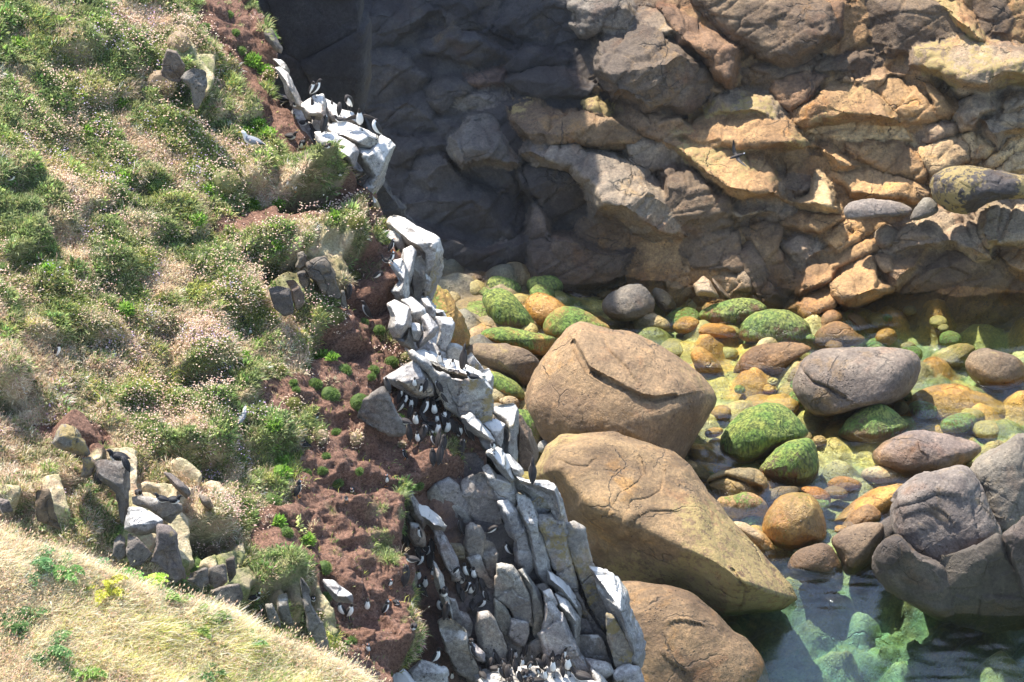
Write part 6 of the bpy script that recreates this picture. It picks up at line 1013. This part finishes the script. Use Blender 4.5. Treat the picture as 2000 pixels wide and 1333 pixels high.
# species pose x yfoot ytop yaw lean ; yaw 0 looks right, -90 at the viewer, 90 away, 180 left
BIRDS = '''
@A 400 80 4|on the top ledge
gu stand 842 445 335 -60 0|its white breast half hidden by its mate on the peak block
gu stand 868 442 322 -20 6|dark-backed one of the two on the peak block
gu preen 1125 560 440 -120 0|bowed over to preen on the ledge behind the wing-stretcher
gu up 1215 700 505 -80 0 S|stretching both wings with its beak to the sky
gu back 1340 768 640 -150 0|pale-headed, on the outermost top of the overhanging block
gu stand 840 615 488 100 0|back turned, left of the ledge group
gu stand 795 645 520 150 0|white flank showing at the left end of the top ledge
gu up 990 650 508 95 0|tall dark back in the middle of the top ledge
gu preen 1050 585 505 80 0|small dark hunched one behind the middle birds
gu sit 1052 640 590 180 0|grey sitting one tucked below the middle birds
gu back 935 722 603 60 0|broad hunched back just above the front pale block
gu sit 770 668 615 -20 0|flattened on the red earth beside the top ledge
gu stand 868 828 690 130 16|leaning outward with white breast, left of the front block
gu sit 955 845 795 -30 0|small dark sitter in front of the front block
gu sit 602 475 405 170 0|lying dark on the pale spine of rock
ra sit 704 520 475 -90 0|white speck of a sitter under the pale spine
pu preen 762 880 790 -70 0|bending down from the turf lip above the dark overhang
gu sit 675 775 710 -30 0|dark sitter in the shadow left of the ledge
pu sit 1060 1058 1010 -120 0|small one crouching above the tip of the earth under the overhanging block
pu stand 645 1150 1090 -60 0|shaded and faint inside the dark overhang
pu stand 708 1185 1135 -40 0|tiny in the shade of the dark overhang
@F 0 0 2.857|on the grassy slope
gu sit 55 1012 965 0 0|black one lying in the tussocks at the left margin
pu preen 1810 1232 1195 -90 0|white rump under the dark overhang
@Z2 0 600 4.99|on the grassy slope
gu stand 570 520 372 -30 0|black one standing alone on dry thatch far left
@B 700 380 3.3333|beside the tallest block
pu stand 218 378 308 20 0|upper of the puffins by the tallest block
pu up 222 450 380 -20 0|middle puffin with bright orange feet by the tallest block
gu sit 182 450 405 160 0|dark sitter beside the puffins by the tallest block
pu preen 210 465 418 -140 0|lower puffin by the tallest block
gu preen 118 572 500 -30 14|hunched on the bare earth lip, white belly toward the rocks
gu stand 48 820 712 175 0|on bare earth, facing the slope with drooped wing
gu stand 525 1132 1038 -100 0|pale-breasted, innermost on the flat platform
ra stand 612 1172 1082 -80 0|black-headed with white breast, centre of the flat platform
gu up 685 1135 998 70 0|dark back turned, rear of the flat platform
ra sit 742 1210 1160 175 0|lying black along the front of the flat platform
@C 700 680 4.165|in the brown colony
gu back 240 372 268 120 12|at the upper left edge under the red earth wall
gu preen 382 350 262 -60 0|white breast half seen, second along the top row
gu stand 455 345 250 -100 0|white-fronted at the back against the cracked slab
gu stand 388 385 285 110 0|dark one in the upper crush
gu stand 428 370 288 -80 0|white-fronted in the upper crush
gu stand 510 388 300 -50 0|white-fronted just right of the upper crush
gu stand 650 478 296 -30 8|tall leaning one, outermost right of the upper rows
gu stand 330 455 368 70 0|dark one at the left of the crush
gu stand 462 472 362 95 0|dark back in the middle of the crush
gu up 535 425 345 -10 0|throwing its beak up toward the white slab
gu preen 350 545 450 -35 0|bowed with big white belly at the left
gu stand 430 515 415 -80 0|narrow white stripe between two dark neighbours
gu stand 545 575 420 -20 0|long dark back with white breast in the centre
gu stand 622 580 450 -85 0|white front in the centre right
ra stand 462 662 535 -100 0|broad bright white breast in the middle left
gu preen 522 622 540 160 0|crouched dark one behind the broad white breast
gu stand 640 640 545 -95 0|plump white belly below the centre right
gu stand 412 755 628 110 0|blue-black back at the lower left
ra stand 485 800 690 -95 0|bright white breast lowest at the left
gu back 530 772 648 60 0|dark sloping back at the lower centre
gu stand 645 748 608 -85 0|white breast and dark head at the lower centre
gu stand 730 732 592 -75 0|white breast looking at its neighbour, lower right
gu preen 762 692 592 120 0|dark bent one behind the lower right pair
gu stand 825 762 638 -60 0|white and black one nearest the lower right edge
gu stand 892 758 598 140 0|dark one with white shoulder on the pale outer lip
gu back 845 898 765 60 0|ruffled dark back on the red lip
gu back 610 955 838 95 0|broad round back on the lower lip
gu up 665 942 785 80 0|slim dark back beside the round one on the lower lip
gu sit 372 625 560 170 0|dark sitter at the left under the slab
gu sit 575 705 625 -30 0|sitter showing white between the lower birds
gu sit 590 650 590 200 0|sitter with pale face in the heart of the crush
gu stand 480 430 340 60 0|dark shoulder between the top rows
gu stand 350 430 340 -70 0|small white throat at the left of the top rows
ra preen 1098 862 768 -100 0|alone on a white block right of the colony
gu up 1415 1092 928 85 0|alone and dark on the farthest white ledge
pu stand 378 910 838 160 0|white-breasted at a burrow mouth under the colony
pu stand 228 1128 1035 -100 0|facing the viewer with orange feet by a burrow
@Z5 500 700 4.4425|on the red earth
gu sit 505 535 472 -20 0|dark sitter on a stone ridge among the cushions
ra sit 420 770 705 160 0|black back with white underline in the shade
pu stand 370 1212 1088 30 0|tall black-backed in the shaded hollow
pu preen 782 1262 1215 -90 0|white sitter in a dark burrow
pu sit 835 1165 1130 -90 0|tiny white face in the burrow bank
@D 700 980 3.776|on the lower crag
gu back 368 335 200 70 0|big pale-backed one at the shaded perch under the white-tipped slab
gu stand 440 292 205 -140 -10|white-breasted neighbour at the shaded perch
gu up 755 250 125 140 0|black, raising its beak before the grey slab
gu preen 965 265 172 -20 20|bent with white breast on the bare slab
ra stand 1100 412 308 -150 0|black and white, puffed on its earth cushion
gu stand 452 460 350 150 8|slim, leaning on the earth bank below the perch
gu back 535 492 385 60 0|dark hunched one beside the pale splinter
gu sit 500 372 335 170 0|small dark sitter above the earth bank
pu stand 548 570 495 -80 0|white-faced in the middle of the gully
gu stand 490 672 560 -80 0|bright white belly in the gully shade
gu up 430 722 598 150 0|slim dark back with a white edge in the gully shade
gu back 345 622 470 80 0|blue-black large back against the earth
gu sit 392 452 390 180 0|blue-grey sitter against the earth wall
gu stand 790 582 462 -120 0|white breast at the top of the nest niche
gu stand 850 602 492 -100 0|brown-headed white breast in the nest niche
gu back 722 622 555 120 0|dark crouched one at the niche's left
gu back 765 742 655 100 0|rounded blue-black back low in the niche
gu preen 838 722 615 -70 0|bowed with white belly in the niche
gu up 872 692 585 60 0|dark upright one in the niche centre
gu stand 905 812 705 -40 12|white breast stepping off the niche
gu stand 900 600 558 -110 0|partly hidden one with pale cheek at the niche top
ra sit 632 700 618 -95 0|round white breast on the gully splinter
gu back 600 845 738 -150 0|pale one at the tooth block's top, left of the pair
gu back 650 872 760 70 0|dark one at the tooth block's top, right of the pair
pu stand 238 645 578 -60 0|white-breasted outside a burrow on the red bank
gu stand 62 835 725 -85 0|white-breasted guillemot standing on open red earth
pu stand 205 842 738 0 0|side-on puffin standing on open red earth
pu sit 282 765 722 -60 0|head just out of a burrow
pu stand 72 1132 1052 -110 0|pale one low on the open red earth
gu sit 405 950 888 -100 0|white-headed at the gully's edge
gu stand 582 1212 1088 -40 0|grey-backed on the white-topped block
gu sit 832 1052 1005 -100 0|white sitter on the small pale block
gu stand 842 1165 1060 160 0|dark one squeezed beside the small pale block
@Dl 700 980 3.776|in the lowest colony
gu stand 925 1222 1130 -40 10|head down at the colony's upper left
gu preen 975 1242 1165 60 0|dark bowed one at the upper left
gu sit 1012 1262 1200 -20 0|sitter sloping down at the left
gu back 762 1315 1222 70 0|grey back far left of the shelf
gu stand 690 1335 1262 -80 0|lowest bird at the shelf's far left
gu stand 1048 1320 1222 170 0|brown-faced one left of centre
gu preen 1102 1325 1232 100 0|blue-black back left of centre
gu stand 1160 1188 1100 -90 0|brown-headed one at the back row's left
gu back 1212 1188 1105 -60 0|pale-backed one in the back row
gu stand 1280 1200 1112 -100 0|white breast at the back row's right
gu stand 1155 1262 1165 100 0|dark upright one in the second row
gu stand 1210 1242 1160 -80 0|pale breast in the second row
gu preen 1268 1262 1185 -60 0|bowed white one in the second row
gu preen 1335 1252 1172 160 0|bent back at the second row's right
gu stand 1432 1215 1108 80 0|standing apart at the pillar's foot, back row
gu sit 1222 1300 1228 -100 0|plump white belly in the third row
gu preen 1325 1300 1232 -120 0|white breast in the third row
gu stand 1432 1298 1168 -90 0|full white breast and dark head, right of centre
gu stand 1550 1288 1142 -90 0|upright white-breasted one standing apart on the right
gu sit 1650 1325 1232 160 8|leaning dark one, last on the right
gu stand 1376 1345 1240 -95 0|full white breast in the front row
gu sit 1112 1350 1275 -90 0|round white breast in the front row's left
gu back 1182 1350 1265 150 0|pale back in the front row
gu sit 1252 1355 1290 -60 0|low sitter in the front row
gu sit 1310 1355 1285 200 0|dark hunched sitter in the front row
@E 0 780 3.508|on the near left rocks
ra sit 805 428 348 180 0|lying with white underside at the back of the flat-topped block
ra preen 858 508 415 150 0|bent forward on the flat-topped block's edge
ra up 678 612 448 75 0|tall black back before the flat-topped block
ra sit 950 670 612 -70 0|small one alone left of the row
ra sit 1108 708 652 175 0|first of the pair on the wide block
ra sit 1195 718 655 -20 0|second of the pair, back turned, on the wide block
@G 400 400 4.4425|on the green slope
pu stand 335 1055 985 160 0|upper of two puffins on the green slope
pu stand 400 1148 1078 -80 0|lower of two puffins on the green slope
gu back 1262 822 712 70 0|blackish, in the shade beside the thin slab
@H 0 950 2.857|by the near grass bank
pu sit 1415 640 588 0 0|in its dark burrow, red beak lit
pu sit 1750 645 612 -90 0|white cheek in a hole right of the dark slab
gu stand 1905 745 655 -120 0|left one sheltering beneath the white roof stone
gu stand 1955 755 662 -60 0|right one sheltering beneath the white roof stone
'''
SPN = dict(gu='guillemot', ra='razorbill', pu='puffin'); dg = bpy.context.evaluated_depsgraph_get(); dg.update()
SOLID = ('hillside', 'rock_block', 'crag', 'boulder', 'grass_bank')
def hit(u, v):
    d = FWD+(u-1000)*KP*RT-(v-666.5)*KP*UP; d = d/np.linalg.norm(d); o = CAM.copy()
    for _ in range(500):
        ok, loc, n, idx, ob, m = SC.ray_cast(dg, Vector(o), Vector(d))
        if not ok: return None
        if ob.name.split('.')[0] in SOLID: return np.array(loc)
        o = np.array(loc)+d*.01
    return None
rows = []; Rg = None
for ln in BIRDS.strip().split('\n'):
    a, lab = ln.split('|')
    if a[0] == '@': h = a.split(); Rg = (float(h[1]), float(h[2]), float(h[3]), lab); continue
    t = a.split(); x, yf, yt, yaw, lean = [float(k) for k in t[2:7]]; rows.append((t[0], t[1], Rg[0]+x/Rg[2], Rg[1]+yf/Rg[2], (yf-yt)/Rg[2], yaw, lean, lab, len(t) > 7, Rg[3]))
ex = []
for reg_, n_, poly_, dsc in (('C', 16, P_('775 765 850 760 880 800 905 850 895 880 830 880 795 830'), 'guillemot in the thick of the brown colony'), ('D', 9, P_('885 1120 935 1115 955 1180 935 1195 890 1180'), 'guillemot huddled deep in the nest niche'), ('L', 14, P_('950 1285 1080 1280 1110 1300 1110 1325 940 1325'), 'guillemot packed into the lowest colony'), ('M', 6, P_('800 1080 850 1080 850 1200 820 1190'), 'guillemot perched in the dim gully beside the red earth')):
    k_ = 0
    while n_ and k_ < 900:
        k_ += 1; u, v = random.uniform(min(p[0] for p in poly_), max(p[0] for p in poly_)), random.uniform(min(p[1] for p in poly_), max(p[1] for p in poly_))
        if not inpoly(np.array([u]), np.array([v]), poly_)[0] or any(abs(r_[2]-u) < 8 and abs(r_[3]-v) < 9 for r_ in rows): continue
        n_ -= 1; ps = random.choice(['back', 'preen', 'stand', 'sit', 'up', 'back']); ex.append([u, v, dsc]); rows.append(('gu', ps, u, v, dict(sit=15, preen=21, back=24, stand=26, up=29)[ps]*random.uniform(.9, 1.05), random.choice([60, 90, 120, 150, -30, -80, 180]), random.uniform(-4, 8), len(ex)-1, False, dsc))
exl = uniq(ex); rows = [r_ if not isinstance(r_[7], int) else r_[:7]+(exl[r_[7]][10:],)+r_[8:] for r_ in rows]
print('birds', len(rows))
for sp, pose, u, v, h, yaw, lean, lab, spread, wh in rows:
    P = hit(u, v-1.5)
    if P is None: P = surf_at(u, v)[0] if u < 800 else unp(u, v, wD(u, v))
    w = (P-CAM) @ FWD; frac = dict(stand=.86, up=.9, preen=.74, back=.80, sit=.66)[pose]; H = h*KP*w/frac*1.2; H = min(max(H, .20), .50 if pose != 'sit' else .46); s = SPN[sp]
    P = P+np.array([0, 0, -.004 if pose != 'sit' else -.10*H])
    bd = place_bird(s, pose, P, H, yaw+random.uniform(-8, 8), lean, random.uniform(-3, 3), (s+' '+lab), {'gu': 'guillemots of the cliff', 'ra': 'razorbills of the cliff', 'pu': 'puffins of the cliff'}[sp])
    if spread:
        for c in [c for c in bd.children if c.name.startswith('wing')]: bpy.data.objects.remove(c)
        for sd in (-1, 1):
            q = np.array([(.0, .10, .62), (.02, .20, .68), (.02, .36, .62), (-.02, .55, .50), (-.05, .60, .44), (-.06, .44, .42), (-.06, .28, .44), (-.04, .12, .46)])*[1, sd, 1]; V = np.vstack([q+[.018, 0, 0], q-[.018, 0, 0]]); F = np.array([(0, 1, 6, 7), (1, 2, 5, 6), (2, 3, 4, 5)]); F = np.vstack([F, F[:, ::-1]+8, [(i, (i+1) % 8, (i+1) % 8+8, i+8) for i in range(8)]])
            make_mesh('wing', V, [F], M_FEATHER, {'base': np.tile([.05, .04, .035, 1], (16, 1))}, parent=bd)
# two gulls
P = hit(483, 297); P = surf_at(483, 297)[0] if P is None else P; place_bird('gull', 'stand', P+np.array([0, 0, -.01]), .44, 188, -14, 0, 'large gull with white head and grey back on the turf edge', 'gulls on the slope')
P = hit(478, 828); P = surf_at(478, 828)[0] if P is None else P; place_bird('gull', 'stand', P+np.array([0, 0, -.01]), .33, 50, -22, 0, 'gull in shade among dark green tussocks, back turned', 'gulls on the slope')
# the one on the wing, over the tan rocks
V, F, T, al, do, s_, tg = sweep([(-.5, .0, .02, .01), (-.38, .0, .05, .03), (-.2, .0, .10, .09), (.05, .0, .12, .11), (.25, .02, .09, .09), (.36, .04, .07, .07), (.45, .04, .06, .055), (.5, .035, .02, .02)])
C = np.concatenate([np.where((do < -.3)[:, None] & (al < .6)[:, None], WH, DK), np.ones((len(V), 1))], 1); C[al < .1, :3] = (.6, .6, .66); P = unp(1440., 305., 117.); fb = make_mesh('guillemot', V, [F, T], M_FEATHER, {'base': C}); tag(fb, 'guillemot in flight with raised wing against the tan cliff', 'guillemot')
fb.location = P; fb.scale = (.34,)*3; fb.rotation_euler = (R(-35), R(12), R(-160))
for sd in (-1, 1):
    q = np.array([(.16, .06, .02), (.20, .30, .12), (.10, .58, .22), (-.10, .92, .26), (-.20, .96, .25), (-.08, .56, .18), (-.04, .30, .1), (-.10, .06, .0)])*[1, sd, 1]; V = np.vstack([q+[0, 0, .012], q-[0, 0, .012]]); F = np.array([(0, 1, 6, 7), (1, 2, 5, 6), (2, 3, 4, 5)]); F = np.vstack([F, F[:, ::-1]+8, [(i, (i+1) % 8, (i+1) % 8+8, i+8) for i in range(8)]]); make_mesh('wing', V, [F], M_FEATHER, {'base': np.tile([.03, .026, .024, 1], (16, 1))}, parent=fb)
make_mesh('beak', np.array([(.49, -.015, .03), (.49, .015, .03), (.49, 0, .05), (.62, 0, .03)]), [np.array([(0, 2, 1), (0, 1, 3), (1, 2, 3), (2, 0, 3)])], M_BEAK, parent=fb)

# ---------------------------------------------------------------- thin sea haze in the whole cove
if HAZE:
    m = bpy.data.materials.new('haze'); m.use_nodes = True; nt = m.node_tree; nt.nodes.remove(nt.nodes['Principled BSDF']); pv = nt.nodes.new('ShaderNodeVolumePrincipled'); pv.inputs['Color'].default_value = (.93, .96, 1, 1); pv.inputs['Density'].default_value = HAZE; pv.inputs['Anisotropy'].default_value = 0
    nt.links.new(pv.outputs[0], nt.nodes['Material Output'].inputs['Volume']); X0, X1, Y0, Y1, Z0, Z1 = -60, 60, -3, 170, -6, 68
    V = np.array([[X0, Y0, Z0], [X1, Y0, Z0], [X1, Y1, Z0], [X0, Y1, Z0], [X0, Y0, Z1], [X1, Y0, Z1], [X1, Y1, Z1], [X0, Y1, Z1]], float); F = np.array([[3, 2, 1, 0], [4, 5, 6, 7], [0, 1, 5, 4], [1, 2, 6, 5], [2, 3, 7, 6], [3, 0, 4, 7]]); tag(make_mesh('haze', V, F, m, smooth=False), 'thin bright sea haze filling the cove', 'haze', kind='stuff')
